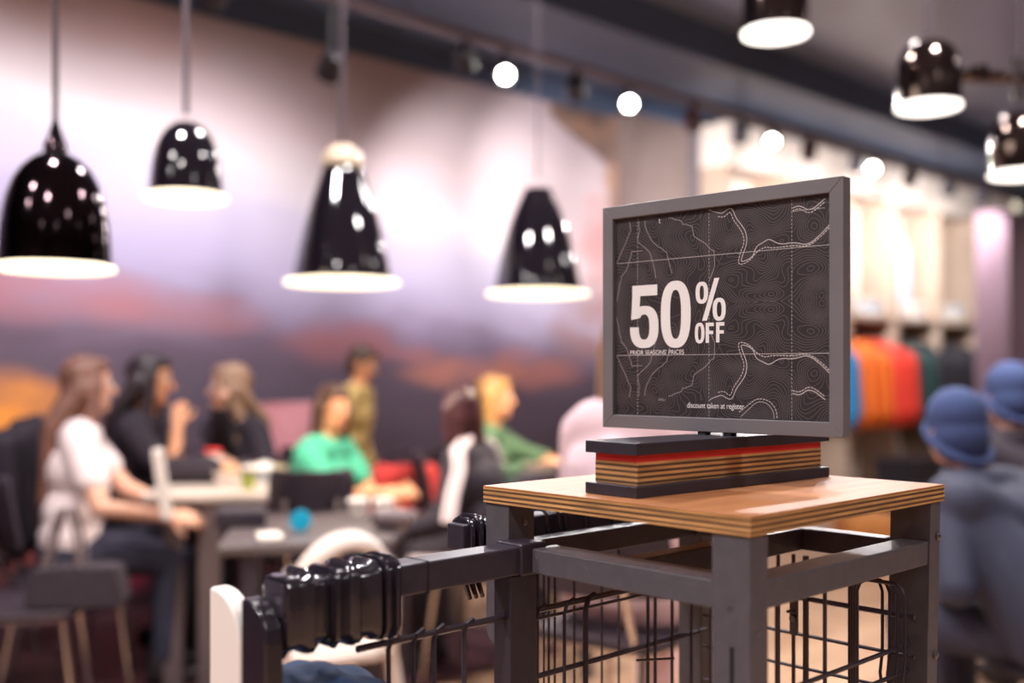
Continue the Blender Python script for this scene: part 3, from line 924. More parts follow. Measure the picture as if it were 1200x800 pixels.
def letter_f(x0, x1, y0, y1, t):
    return [[(x0, y0), (x0 + t, y0), (x0 + t, y1), (x0, y1)], [(x0 + t, y1), (x1, y1), (x1, y1 - t * 0.9), (x0 + t, y1 - t * 0.9)], [(x0 + t, y0 + (y1 - y0) * 0.60), (x1 - 0.8, y0 + (y1 - y0) * 0.60), (x1 - 0.8, y0 + (y1 - y0) * 0.60 - t * 0.85), (x0 + t, y0 + (y1 - y0) * 0.60 - t * 0.85)]]
glyph('letter', letter_f(-13.6, -1.4, -38.3, -12.4, 5.1))
glyph('letter', letter_f(2.0, 14.4, -38.0, -12.2, 5.1))
def words(txt, x0, x1, y0, cap, m, off=0.0):
    cu = bpy.data.curves.new('wording', 'FONT')
    cu.body = txt
    cu.offset = off
    cu.size = 1.0
    o = bpy.data.objects.new('wording', cu)
    COL.objects.link(o)
    dg = bpy.context.evaluated_depsgraph_get()
    me = bpy.data.meshes.new_from_object(o.evaluated_get(dg))
    bpy.data.objects.remove(o)
    xs = [v.co.x for v in me.vertices]; ys = [v.co.y for v in me.vertices]
    top_ = max(ys)
    for v in me.vertices:
        x = x0 + (v.co.x - min(xs)) / (max(xs) - min(xs)) * (x1 - x0)
        y = y0 + v.co.y / top_ * cap
        v.co = Vector((x / 1000, PF - 0.0004, y / 1000 + CZ))
    me.name = 'wording'
    return link('wording', me, m, po)
words("PRIOR SEASONS' PRICES", -134.7, -47.0, -52.4, 6.2, M['lettering'], 0.001)
words('discount taken at register', -42.0, 43.0, -122.4, 7.0, M['lettering'], 0.003)
words('400m', -88.5, -76.2, -114.5, 3.6, M['contour_mid'])
words('t', -87.4, -84.6, 123.0, 6.5, M['contour_light'], 0.03)

# ------------------------------------------------------------------ pendant lamps
M['shade_black'] = mat('black_lacquer_shade', rgb(22, 17, 26), 0.06, 0.0, 0.05, 3, ior=1.7, coat=0.6)
M['shade_chrome'] = mat('smoked_chrome_shade', rgb(66, 54, 58), 0.08, 1.0, 0.05, 3)
M['shade_bronze'] = mat('bronze_chrome_shade', rgb(118, 104, 98), 0.10, 1.0, 0.05, 3)
M['cap_cream'] = mat('cream_lamp_cap', rgb(226, 204, 178), 0.3)
M['cord'] = mat('grey_cord', rgb(96, 84, 92), 0.6)
M['glow_warm'] = emit('lamp_diffuser_glow', (1.0, 0.84, 0.58, 1), 1.5)
M['glow_white'] = emit('lamp_diffuser_white_glow', (1.0, 0.93, 0.86, 1), 1.8)
SHAPES = {
    'cone': [(0.86, 0.0), (0.85, 0.10), (0.82, 0.28), (0.77, 0.52), (0.70, 0.85), (0.62, 1.15), (0.52, 1.45), (0.44, 1.68), (0.38, 1.86), (0.34, 1.98), (0.22, 2.02)],
    'slim': [(0.86, 0.0), (0.85, 0.10), (0.80, 0.38), (0.73, 0.72), (0.64, 1.05), (0.55, 1.35), (0.44, 1.62), (0.34, 1.82), (0.28, 1.94), (0.26, 2.02), (0.16, 2.04)],
    'bell': [(0.93, 0.0), (0.93, 0.10), (0.92, 0.35), (0.90, 0.65), (0.86, 0.95), (0.80, 1.22), (0.71, 1.48), (0.58, 1.70), (0.42, 1.86), (0.28, 1.95), (0.18, 2.0)],
    'dome': [(0.88, 0.0), (0.87, 0.15), (0.84, 0.50), (0.80, 0.85), (0.73, 1.15), (0.62, 1.42), (0.48, 1.62), (0.30, 1.76), (0.16, 1.82)],
    'drum': [(0.98, 0.0), (0.98, 0.10), (0.97, 0.70), (0.95, 1.20), (0.88, 1.55), (0.74, 1.80), (0.52, 1.96), (0.28, 2.04), (0.14, 2.06)],
}
def pendant(label, px, Y, rim_z, Rr, shape, m, glow, watt, col, cap=None, cord_r=0.006):
    p = at(px, Y, rim_z)
    t = thing('pendant_lamp', label, 'lamp', p, 0.0, 'pendant lamps over the tables')
    prof = [(r * Rr, z * Rr + 0.012) for r, z in SHAPES[shape]]
    bm = NB()
    inner = [((r - 0.02) * Rr, z * Rr + 0.012) for r, z in SHAPES[shape]]
    lathe(bm, prof + [(0.02 * Rr, prof[-1][1] + 0.002)], 48, False, True)
    finish(bm, 'lamp_shade', m, t, angle=60)
    bm = NB()
    lathe(bm, [(0.02 * Rr, 0.001), (0.90 * Rr, 0.0), (0.985 * Rr, 0.003), (Rr, 0.009), (0.97 * Rr, 0.016), (0.86 * Rr, 0.019)], 48, True, True)
    finish(bm, 'diffuser', glow, t, angle=60)
    topz = prof[-1][1]
    if cap == 'cream':
        bm = NB(); lathe(bm, [(0.37 * Rr, topz - 0.02 * Rr), (0.37 * Rr, topz + 0.08 * Rr), (0.32 * Rr, topz + 0.22 * Rr), (0.2 * Rr, topz + 0.33 * Rr), (0.04 * Rr, topz + 0.37 * Rr)], 24, True, True)
        finish(bm, 'cap', M['cap_cream'], t)
    elif shape not in ('drum', 'slim', 'dome'):
        bm = NB(); lathe(bm, [(0.2 * Rr, topz - 0.03 * Rr), (0.2 * Rr, topz + 0.1 * Rr), (0.12 * Rr, topz + 0.3 * Rr), (0.05 * Rr, topz + (0.55 if cap == 'long' else 0.32) * Rr)], 20, True, True)
        finish(bm, 'cap', m, t)
    bm = NB(); tube(bm, [(0, 0, topz + 0.2 * Rr), (0, 0, CEIL_Z - rim_z - 0.03)], cord_r, 8); finish(bm, 'cord', M['cord'], t)
    bm = NB(); lathe(bm, [(0.05, CEIL_Z - rim_z - 0.035), (0.05, CEIL_Z - rim_z)], 20, True, True); finish(bm, 'ceiling_rose', M['cord'], t)
    l = bpy.data.lights.new('pendant_bulb', 'SPOT')
    l.energy = watt; l.color = col; l.spot_size = R(125); l.spot_blend = 0.6; l.shadow_soft_size = 0.05
    o = bpy.data.objects.new('pendant_bulb', l); COL.objects.link(o); o.parent = t; o.location = (0, 0, -0.03)
    return t
WL = (1.0, 0.84, 0.66)
pendant('smoky black bell pendant lamp on a dark cord, leftmost of the hanging lamps', 65, 2.70, 1.472, 0.145, 'bell', M['shade_chrome'], M['glow_warm'], 14, WL, 'long', 0.0075)
pendant('small black dome pendant lamp hanging higher than its neighbours on the left', 218, 3.40, 1.764, 0.131, 'dome', M['shade_black'], M['glow_warm'], 10, WL, None, 0.009)
pendant('tall black cone pendant lamp with a cream cap over the middle of the mural', 401, 4.10, 1.552, 0.221, 'cone', M['shade_black'], M['glow_warm'], 26, WL, 'cream', 0.008)
pendant('slim black cone pendant lamp hanging just left of the sale sign', 630, 4.58, 1.544, 0.221, 'slim', M['shade_black'], M['glow_warm'], 26, WL, None, 0.004)
pendant('bronze chrome drum lamp cut off by the top of the picture', 909, 3.40, 2.289, 0.107, 'drum', M['shade_bronze'], M['glow_white'], 18, (1, 0.92, 0.84))
pendant('bronze chrome drum lamp on a dark cord beside the chrome bracket', 1088, 3.67, 2.121, 0.109, 'drum', M['shade_bronze'], M['glow_white'], 18, (1, 0.92, 0.84), None, 0.012)
pendant('bronze chrome drum lamp at the right edge below the chrome bracket', 1196, 3.90, 1.931, 0.110, 'drum', M['shade_bronze'], M['glow_white'], 16, (1, 0.92, 0.84))
# chrome bracket rail beside the middle drum lamp
p0 = at(1128, 3.75, 2.26)
t = thing('ceiling_bracket', 'chrome rail bracket hung from the ceiling between two drum lamps', 'bracket', p0)
bm = NB(); tube(bm, [(0, 0, 0), (0.42, 0.02, -0.02)], 0.022, 12); finish(bm, 'rail', M['shade_bronze'], t)
bm = NB(); tube(bm, [(0.178, -0.03, -0.09), (0.178, -0.03, 0.05)], 0.016, 12); finish(bm, 'clamp', M['chrome'], t)
bm = NB(); tube(bm, [(0.06, 0, -0.02), (0.06, 0, 0.03)], 0.032, 12); finish(bm, 'clamp', M['shade_bronze'], t)
bm = NB(); tube(bm, [(0.40, 0.02, -0.02), (0.40, 0.02, CEIL_Z - 2.26)], 0.010, 8); finish(bm, 'drop_rod', M['cord'], t)

# ------------------------------------------------------------------ track with spotlights
TRV, TRZ = 4.07, 2.90
tr = thing('track_rail', 'long grey lighting track hung below the ceiling along the mural wall', 'track', (0, 0, 0), ANG)
bm = NB(); box(bm, -2.0, 14.0, TRV - 0.02, TRV + 0.02, TRZ, TRZ + 0.045); finish(bm, 'rail', mat('mauve_grey_track', rgb(120, 104, 108), 0.4, 0.4), tr, smooth=False, bevel=0.003)
for s in (0.5, 3.2, 6.0, 9.0, 12.0):
    bm = NB(); tube(bm, [(s, TRV, TRZ + 0.045), (s, TRV, CEIL_Z)], 0.006, 6); finish(bm, 'drop_rod', M['cord'], tr)
M['spot_body'] = mat('dark_spot_body', rgb(48, 44, 52), 0.45)
M['spot_body_red'] = mat('dark_red_spot_body', rgb(70, 40, 48), 0.45)
M['spot_glow'] = emit('spot_glow', (1.0, 0.98, 0.92, 1), 30.0)
def spot(px, label, aim, watt, glow, size, m='spot_body', group='spotlights on the track', zoff=0.10, col=(1, 0.95, 0.96), blend=1.0):
    t_ = (px - 600.0) / 1250.0
    Y = TRV / (V.y + V.x * t_)
    p = Vector((t_ * Y, Y, TRZ - zoff))
    t = thing('track_spotlight', label, 'lamp', p, 0.0, group)
    d = (Vector(aim) - p).normalized()
    q = d.to_track_quat('-Z', 'Y').to_matrix().to_4x4()
    e = q.to_euler()
    bm = NB(); lathe(bm, [(0.03, 0.09), (0.052, 0.08), (0.058, 0.02), (0.060, -0.05), (0.040, -0.05), (0.035, -0.035)], 20, True, False)
    o = finish(bm, 'housing', M[m], t); o.rotation_euler = e
    bm = NB(); lathe(bm, [(0.005, -0.036), (0.034, -0.036), (0.034, -0.033)], 20, True, True)
    o = finish(bm, 'lens', M['spot_glow'] if glow else M['glow_white'], t); o.rotation_euler = e
    bm = NB(); tube(bm, [(0, 0, 0.05), (0, 0, zoff)], 0.016, 8); finish(bm, 'stem', M[m], t)
    if watt:
        l = bpy.data.lights.new('spot_beam', 'SPOT')
        l.energy = watt; l.color = col; l.spot_size = R(size); l.spot_blend = blend; l.shadow_soft_size = 0.04
        o = bpy.data.objects.new('spot_beam', l); COL.objects.link(o); o.parent = t
        o.rotation_euler = e; o.location = d * 0.07
    return t
SHOP = 'bright track spotlights turned towards the shop'
spot(592, 'bright track spotlight facing the shop, leftmost of the four glowing ones', (0.1, 1.6, 1.0), 60, True, 60, group=SHOP, zoff=0.12)
spot(737, 'bright track spotlight facing the shop above the sale sign, second of four', (0.5, 1.6, 1.0), 60, True, 60, group=SHOP)
spot(904, 'bright track spotlight facing the shop, third of the four glowing ones', (0.9, 1.2, 1.2), 60, True, 60, group=SHOP)
spot(1022, 'bright track spotlight facing the shop, farthest right of the four glowing ones', (1.6, 2.0, 1.2), 50, True, 60, group=SHOP)
WALL = 'dark track spotlights turned to the wall'
wallpt = lambda s, z: room(s, WALL_V - 0.03, z)
spot(388, 'small dark spotlight hung low in front of the mural, left of the others', wallpt(3.0, 1.75), 31, False, 125, group=WALL, zoff=0.30)
spot(250, 'dark track spotlight above the small dome lamp, aimed at the mural', wallpt(2.3, 1.75), 31, False, 125, group=WALL)
spot(545, 'dark track spotlight just left of the leftmost glowing one', wallpt(4.95, 1.9), 95, False, 90, group=WALL)
spot(675, 'dark track spotlight between the first and second glowing ones', wallpt(5.75, 2.3), 90, False, 85, group=WALL)
spot(812, 'dark red track spotlight between the second and third glowing ones', wallpt(7.3, 2.10), 55, False, 110, 'spot_body_red', group=WALL)
spot(868, 'dark track spotlight just left of the third glowing one', wallpt(7.7, 2.10), 60, False, 110, group=WALL)
spot(948, 'dark red track spotlight right of the third glowing one', wallpt(8.7, 2.10), 70, False, 110, 'spot_body_red', group=WALL)
spot(1004, 'dark track spotlight just left of the farthest glowing one', wallpt(9.5, 2.10), 55, False, 110, group=WALL)
spot(1066, 'dark track spotlight right of the farthest glowing one', wallpt(10.4, 2.10), 75, False, 110, group=WALL)
spot(1112, 'dark track spotlight second right of the farthest glowing one', wallpt(11.3, 2.1), 110, False, 100, group=WALL)
spot(1150, 'dark track spotlight above the far end of the cream shelving', wallpt(11.9, 2.0), 60, False, 80, group=WALL)
# a wash on the far left of the mural from a spot outside the picture
spot(40, 'dark track spotlight above the left edge of the mural', wallpt(1.2, 1.75), 36, False, 125, group=WALL)

# ------------------------------------------------------------------ jackets on the rail of the wall shelving
RAILV = F + 0.14
def jacket_mesh(name, m, thick, wid=0.27, L=0.92, seed=0):
    rr = random.Random(seed)
    bm = NB()
    for k in range(5):
        y = -wid * 0.72 + wid * 0.36 * k
        top = -0.07 - abs(y) * 0.35
        capsule(bm, (rr.uniform(-.01, .01), y, top - 0.02), (rr.uniform(-.02, .02), y * 1.05, -L * 0.78), thick * 0.5, thick * 0.56, 10)
    for sgn in (-1, 1):
        capsule(bm, (0, sgn * wid * 0.85, -0.17), (0.0, sgn * wid * 1.02, -L * 0.72), thick * 0.46, thick * 0.36, 10)
    capsule(bm, (0, -0.06, -0.06), (0, 0.06, -0.06), thick * 0.45, thick * 0.45, 10)
    return remesh(bm, name, m, None, 0.022, 3)
def jacket(s, label, colname, thick, seed, group):
    t = thing('jacket', label, 'jacket', room(s, RAILV, 1.50), ANG, group)
    o = jacket_mesh('body', M[colname], thick, seed=seed)
    o.parent = t
    bm = NB(); tube(bm, [(0, 0.03, -0.0), (0, 0.02, 0.03), (0, 0, 0.042), (0, -0.018, 0.03), (0, -0.008, 0.0), (0, 0, -0.05)], 0.005, 6); finish(bm, 'hanger_hook', M['chrome'], t)
    return t
M['c_blue'] = mat('blue_shell', rgb(36, 124, 178), 0.6)
M['c_orange'] = mat('orange_shell', rgb(250, 118, 40), 0.55)
M['c_red'] = mat('vermilion_shell', rgb(232, 64, 48), 0.55)
M['c_green'] = mat('dark_green_shell', rgb(38, 66, 66), 0.6)
M['c_black'] = mat('black_shell', rgb(34, 30, 38), 0.6)
jg = 'jackets hanging on the rail'
seq = [(8.72, 'c_blue', 'blue jacket hanging beside the right edge of the sale sign', .17), (8.95, 'c_orange', 'bright orange jacket hanging next to the blue one', .20), (9.13, 'c_orange', 'bright orange jacket in the middle of the three orange ones', .20),
       (9.31, 'c_orange', 'bright orange jacket next to the vermilion ones', .20), (9.57, 'c_red', 'vermilion jacket next to the orange jackets', .22), (9.81, 'c_red', 'vermilion jacket next to the dark green ones', .22),
       (10.06, 'c_green', 'dark green jacket next to the vermilion jackets', .18), (10.27, 'c_green', 'dark green jacket next to the black ones', .18), (10.56, 'c_black', 'black jacket next to the dark green jackets', .2),
       (10.88, 'c_black', 'black jacket second from the dark green ones', .2), (11.26, 'c_black', 'black jacket third from the dark green ones', .2), (11.70, 'c_black', 'bulky black jacket at the far end of the rail', .26)]
for k, (s, c, lab, th) in enumerate(seq):
    jacket(s, lab, c, th * 0.8, k, jg)
# garments shown in the upper niches
M['c_paleblue'] = mat('pale_blue_cloth', rgb(176, 194, 216), 0.7)
M['c_white'] = mat('bright_white_cloth', rgb(246, 242, 236), 0.7)
for s, c, lab, z in ((10.02, 'c_paleblue', 'pale blue jacket shown in the bright niche above the orange jackets', 2.60), (11.78, 'c_green', 'dark green top hung in the far bright niche beside the white one', 2.38), (12.12, 'c_white', 'white shirt on a dark hanger in the far bright niche', 2.62)):
    t = thing('shirt', lab, 'shirt', room(s, WALL_V - 0.22, z), ANG + R(60), 'garments shown in the niches')
    o = jacket_mesh('body', M[c], 0.14, wid=0.2 if c != 'c_green' else 0.13, L=0.85 if c != 'c_green' else 0.62, seed=int(s * 10)); o.parent = t
    bm = NB(); tube(bm, [(0, 0, -0.04), (0, 0, 0.04), (0, 0.02, 0.07), (0, 0.04, 0.05)], 0.01, 6); finish(bm, 'hanger_hook', M['black_steel'], t)
    bm = NB(); tube(bm, [(0, 0, 0.06), (0.3, 0.0, 0.06)], 0.008, 6); finish(bm, 'hook_arm', M['chrome'], t)
# folded stacks on the shelf
for k in range(8):
    s = (9.45, 9.98, 10.32, 10.96, 11.25, 11.92, 12.22, 9.05, 8.62)[k]
    t = thing('folded_clothes', 'pale folded clothes on the shelf, %s' % ('above the orange jackets;left stack in the second bay from the sign;right stack in the second bay from the sign;left stack in the third bay from the sign;right stack in the third bay from the sign;left stack in the farthest bay;right stack in the farthest bay;half hidden by the right edge of the sign;hidden behind the sign'.split(';')[k]), 'clothes', room(s, F + 0.17, 1.751), ANG, 'folded clothes on the shelf')
    for j in range(3):
        bm = NB(); prism(bm, rrect(-0.13, 0.13, 0.055 * j, 0.055 * j + 0.052, 0.02, 4), -0.11, 0.11, 'y')
        finish(bm, 'folded_garment', (M['c_white'], M['cream'], M['c_paleblue'])[(k + j * 2) % 3 if k % 4 == 0 else (j + k) % 2], t, bevel=0.006)
# shoe boxes and bags on the floor below the jackets
for s, v, sx, sy, sz, c, lab in ((9.3, 4.4, 0.5, 0.36, 0.40, 'c_black', 'black crate below the orange jackets'), (10.2, 4.3, 0.6, 0.36, 0.36, 'board_black', 'dark crate below the vermilion jackets'), (11.75, 4.45, 0.5, 0.36, 0.42, 'c_black', 'black crate below the dark green jackets')):
    t = thing('crate', lab, 'crate', room(s - 0.25, v, 0), ANG, 'crates below the jackets')
    bm = NB(); box(bm, -sx / 2, sx / 2, -sy / 2, sy / 2, 0, sz); finish(bm, 'body', M[c], t, bevel=0.01)
    bm = NB(); box(bm, -sx / 2 - 0.01, sx / 2 + 0.01, -sy / 2 - 0.01, sy / 2 + 0.01, sz, sz + 0.06); finish(bm, 'lid', M[c], t, bevel=0.01)
t = thing('shoe', 'white sneaker pair displayed on the dark crate below the vermilion jackets', 'shoes', room(9.95, 4.3, 0.421), ANG + R(30))
for y in (-0.07, 0.07):
    bm = NB(); capsule(bm, (-0.12, y, 0.04), (0.08, y, 0.035), 0.042, 0.036); capsule(bm, (-0.11, y, 0.08), (-0.10, y, 0.10), 0.036, 0.036)
    o = remesh(bm, 'sneaker', M['shoe_white'], t, 0.01, 2)
# mauve display column, its teal neighbour and a wall lamp at the far right
t = thing('display_column', 'mauve display column with a teal edge at the right of the shop', 'column', at(1176, 10.4), ANG)
bm = NB(); box(bm, -0.28, 0.28, -0.16, 0.16, 0, 2.76); finish(bm, 'panel', M['mauve'], t, bevel=0.01)
bm = NB(); box(bm, 0.282, 0.36, -0.17, 0.17, 0, 2.8); finish(bm, 'edge', M['teal'], t, bevel=0.005)
t = thing('wall_lamp', 'small cream lantern at the far end of the shelving header', 'lamp', room(12.64, F + 0.05, 2.92), ANG)
bm = NB(); box(bm, -0.08, 0.08, -0.06, 0.06, 0, 0.24); finish(bm, 'glass', emit('lantern_glow', (1, 0.9, 0.7, 1), 0.75), t, bevel=0.02)
bm = NB(); box(bm, -0.09, 0.09, -0.07, 0.4, 0.24, 0.265); finish(bm, 'bracket', M['cord'], t, bevel=0.004)
bm = NB(); box(bm, -0.085, 0.085, -0.065, 0.065, -0.02, 0.0); finish(bm, 'base', M['cord'], t, bevel=0.004)

# ------------------------------------------------------------------ people
def hand(bm, W, d, n, thumb, s, curl=0.5):
    """palm, four unequal bent fingers and a thumb; d along the hand, n out of the palm, thumb = sideways sign"""
    d = d.normalized(); n = (n - d * n.dot(d)).normalized(); l = d.cross(n) * thumb
    for k, off in enumerate((0.027, 0.009, -0.009, -0.026)):
        k0 = W + l * off * 0.7 * s
        k1 = W + d * (0.088 - abs(k - 1.2) * 0.006) * s + l * off * s
        capsule(bm, k0, k1, 0.013 * s, 0.0115 * s, 8)
        L = (0.068, 0.077, 0.072, 0.056)[k] * s
        a1, a2 = curl * 0.7, curl * 1.7
        m1 = k1 + (d * math.cos(a1) + n * math.sin(a1)) * L * 0.5
        m2 = m1 + (d * math.cos(a2) + n * math.sin(a2)) * L * 0.5
        capsule(bm, k1, m1, 0.0100 * s, 0.0092 * s, 8)
        capsule(bm, m1, m2, 0.0092 * s, 0.0080 * s, 8)
    t0 = W + d * 0.02 * s + l * 0.024 * s
    t1 = t0 + (d * 0.6 + l * 0.75 + n * 0.25).normalized() * 0.045 * s
    t2 = t1 + (d * 0.9 + l * 0.25 + n * 0.35).normalized() * 0.034 * s
    capsule(bm, t0, t1, 0.0135 * s, 0.0105 * s, 8)
    capsule(bm, t1, t2, 0.0105 * s, 0.0085 * s, 8)

def ik(S, T, a, b, hint):
    d = T - S
    L = min(d.length, (a + b) * 0.995)
    d.normalize()
    x = (a * a - b * b + L * L) / (2 * L)
    h = math.sqrt(max(a * a - x * x, 0))
    q = (hint - d * hint.dot(d)).normalized()
    return S + d * x + q * h, S + d * L

def person(label, px, Y, yaw, s=1.0, lean=8, seat=0.45, stand=False, head_yaw=0, head_pitch=0, hands=(None, None), hints=(None, None), curl=0.5,
           skin='skin', hair='long', hair_m='hair_brown', top_m='white_cloth', sleeve='long', under=None, legs_m='denim', shoe_m='shoe', knees=None, jacket_open=False, hat=None, female=True, stripes=None, side=0.0, hair_len=0.36):
    root = thing('person', label, 'person', at(px, Y), R(yaw))
    inv = Matrix.Rotation(-R(yaw), 3, 'Z')
    loc = at(px, Y)
    def L(world_pt):
        return inv @ (Vector(world_pt) - loc)
    la, sd = R(lean), R(side)
    d = Vector((math.sin(la), math.sin(sd), math.cos(la) * math.cos(sd))).normalized()
    hz = (0.90 * s if stand else seat + 0.088 * s)
    P = Vector((0, 0, hz))
    W = Vector((0, 1, 0))
    sw = (0.165 if female else 0.19) * s
    belly, chest, shc = P + d * 0.17 * s, P + d * 0.34 * s, P + d * 0.47 * s
    nd = (d + Vector((0.10, 0, 0.55))).normalized()
    neck = shc + nd * 0.06 * s
    hc = shc + nd * 0.215 * s
    HM = Matrix.Translation(hc) @ Matrix.Rotation(R(head_yaw), 4, 'Z') @ Matrix.Rotation(R(head_pitch), 4, 'Y') @ Matrix.Scale(s, 4)
    hip = [P + W * (0.095 * s) - Vector((0, 0, 0.01)), P - W * (0.095 * s) - Vector((0, 0, 0.01))]
    if stand:
        knee = [Vector((0.03 * s, 0.10 * s, 0.48 * s)), Vector((0.0, -0.10 * s, 0.48 * s))]
        ank = [Vector((-0.02 * s, 0.11 * s, 0.085 * s)), Vector((0.02, -0.11 * s, 0.085 * s))]
    else:
        knee = knees or [Vector((0.42 * s, 0.13 * s, seat + 0.06 * s)), Vector((0.42 * s, -0.13 * s, seat + 0.06 * s))]
        ank = [Vector((k.x - 0.03, k.y, 0.09)) for k in knee]
    sho = [shc + W * sw - d * 0.02 * s, shc - W * sw - d * 0.02 * s]
    arms = []
    for k in range(2):
        T = hands[k]
        if T is None:
            T = Vector((0.30 * s, (0.13, -0.13)[k] * s, hz + 0.10 * s)) if not stand else Vector((0.10, (0.2, -0.2)[k] * s, hz - 0.02))
        else:
            T = L(T)
        h = hints[k] or Vector((-0.35, (0.5, -0.5)[k], -1.0))
        el, wr = ik(sho[k], T, 0.285 * s, 0.25 * s, Vector(h))
        arms.append((el, wr))
    # one continuous body
    bm = NB()
    ellipsoid(bm, (0, 0, 0.025), (0.092, 0.074, 0.098), HM)
    ellipsoid(bm, (0.022, 0, -0.045), (0.066, 0.058, 0.070), HM)
    ellipsoid(bm, (0.060, 0, -0.088), (0.026, 0.026, 0.022), HM)
    hp = lambda x, y, z: HM @ Vector((x, y, z))
    capsule(bm, hp(0.084, 0, 0.012), hp(0.108, 0, -0.024), 0.010 * s, 0.014 * s, 8)
    capsule(bm, hp(0.076, 0.036, 0.034), hp(0.082, 0.012, 0.030), 0.010 * s, 0.010 * s, 8)
    capsule(bm, hp(0.076, -0.036, 0.034), hp(0.082, -0.012, 0.030), 0.010 * s, 0.010 * s, 8)
    for q in (-1, 1):
        ellipsoid(bm, (-0.004, 0.076 * q, -0.010), (0.020, 0.012, 0.032), HM)
    capsule(bm, neck - nd * 0.05 * s, hc - nd * 0.06 * s, 0.056 * s, 0.050 * s)
    capsule(bm, shc - W * sw * 0.75, shc + W * sw * 0.75, 0.065 * s, 0.065 * s)
    capsule(bm, chest - W * 0.07 * s, chest + W * 0.07 * s, 0.105 * s, 0.105 * s)
    capsule(bm, belly - W * 0.06 * s, belly + W * 0.06 * s, 0.098 * s, 0.098 * s)
    capsule(bm, belly, chest, 0.115 * s, 0.12 * s)
    capsule(bm, P - W * 0.07 * s, P + W * 0.07 * s, 0.105 * s, 0.105 * s)
    capsule(bm, P, belly, 0.115 * s, 0.11 * s)
    for k in range(2):
        el, wr = arms[k]
        capsule(bm, sho[k], el, 0.054 * s, 0.040 * s)
        capsule(bm, el, wr, 0.040 * s, 0.027 * s)
        fd = (wr - el).normalized()
        inward = Vector((0, (-1, 1)[k], 0)) + Vector((0, 0, -0.5))
        hand(bm, wr + fd * 0.012 * s, fd, inward, (-1, 1)[k] * -1, s, curl)
        capsule(bm, hip[k], knee[k], 0.080 * s, 0.058 * s)
        capsule(bm, knee[k], ank[k], 0.056 * s, 0.036 * s)
        fwd = Vector((1, 0, 0))
        capsule(bm, ank[k] + Vector((-0.04 * s, 0, -0.045)), ank[k] + Vector((0.13 * s, 0, -0.055)), 0.036 * s, 0.028 * s)
    remesh(bm, 'body', M[skin], root, 0.0075, 3)
    # face
    for q in (-1, 1):
        bm = NB(); ellipsoid(bm, (0.080, 0.031 * q, 0.012), (0.012, 0.015, 0.009), HM); e = finish(bm, 'eye', M['eye_white'], root)
        bm = NB(); ellipsoid(bm, (0.0885, 0.031 * q, 0.012), (0.005, 0.007, 0.007), HM); finish(bm, 'iris', M['iris'], e)
        bm = NB(); tube(bm, [hp(0.086, 0.013 * q, 0.040), hp(0.086, 0.030 * q, 0.045), hp(0.076, 0.048 * q, 0.038)], 0.0045 * s, 6); finish(bm, 'eyebrow', M[hair_m], root)
    bm = NB(); ellipsoid(bm, (0.083, 0, -0.056), (0.009, 0.023, 0.007), HM); finish(bm, 'mouth', M['lip'], root)
    # clothes
    g = 0.016 * s
    bm = NB()
    capsule(bm, shc - W * sw * 0.72, shc + W * sw * 0.72, 0.07 * s + g, 0.07 * s + g)
    capsule(bm, chest - W * 0.075 * s, chest + W * 0.075 * s, 0.112 * s + g, 0.112 * s + g)
    capsule(bm, belly - W * 0.075 * s, belly + W * 0.075 * s, 0.105 * s + g, 0.105 * s + g)
    capsule(bm, belly, chest, 0.12 * s + g, 0.125 * s + g)
    capsule(bm, P + d * 0.06 * s - W * 0.085 * s, P + d * 0.06 * s + W * 0.085 * s, 0.105 * s + g, 0.105 * s + g)
    capsule(bm, shc, shc + nd * 0.035 * s, 0.062 * s, 0.058 * s)
    for k in range(2):
        el, wr = arms[k]
        if sleeve == 'short':
            capsule(bm, sho[k], sho[k].lerp(el, 0.55), 0.058 * s + g, 0.054 * s + g)
        else:
            capsule(bm, sho[k], el, 0.057 * s + g, 0.045 * s + g)
            capsule(bm, el, el.lerp(wr, 0.9), 0.045 * s + g, 0.032 * s + g)
    if hat:
        for k in range(2):
            capsule(bm, sho[k] - W * (0.03, -0.03)[k] * s, hip[k] + Vector((-0.03, 0, 0.03)), 0.10 * s, 0.155 * s)
            capsule(bm, chest, P + d * 0.05, 0.15 * s, 0.17 * s)
            capsule(bm, sho[k] - Vector((0.04, 0, 0)), chest - Vector((0.06, 0, 0)), 0.09 * s, 0.10 * s)
        ring = [shc + nd * 0.06 * s + Vector((0.075 * s * math.cos(2 * math.pi * k / 20), 0.08 * s * math.sin(2 * math.pi * k / 20), 0)) for k in range(20)]
        for k in range(20):
            capsule(bm, ring[k], ring[(k + 1) % 20], 0.03 * s, 0.03 * s, 8)
    top = remesh(bm, 'jacket' if jacket_open or hat else 'top', M[top_m], root, 0.011, 10 if hat else 4)
    if stripes:
        for k in range(2):
            el, wr = arms[k]
            a = Vector((0, (1, -1)[k], 0)) * (0.052 * s + g)
            b_ = a + Vector((-0.03 * s, 0, 0))
            for off in (-0.016, 0.016):
                o_ = Vector((off - 0.035, 0, 0))
                bm = NB(); tube(bm, [shc + W * (0.05, -0.05)[k] + d * 0.098 * s + Vector((-0.03 + off, 0, 0)), sho[k] + d * 0.07 * s + o_ + a * 0.5, sho[k] - d * 0.02 + a * 1.12 + o_, sho[k].lerp(el, 0.5) + a * 1.08 + o_, el + a * 1.0 + o_], 0.0125, 8)
                finish(bm, 'stripe', M['white_cloth'], top)
    if jacket_open and under:
        bm = NB()
        for q in (-1, 1):
            capsule(bm, chest + d * 0.06 * s + Vector((0.105 * s, 0.030 * q * s, 0)), belly + Vector((0.105 * s, 0.028 * q * s, 0)), 0.036 * s, 0.036 * s)
        remesh(bm, 'shirt', M[under], root, 0.01, 3)
    bm = NB()
    capsule(bm, P - W * 0.085 * s, P + W * 0.085 * s, 0.105 * s + g, 0.105 * s + g)
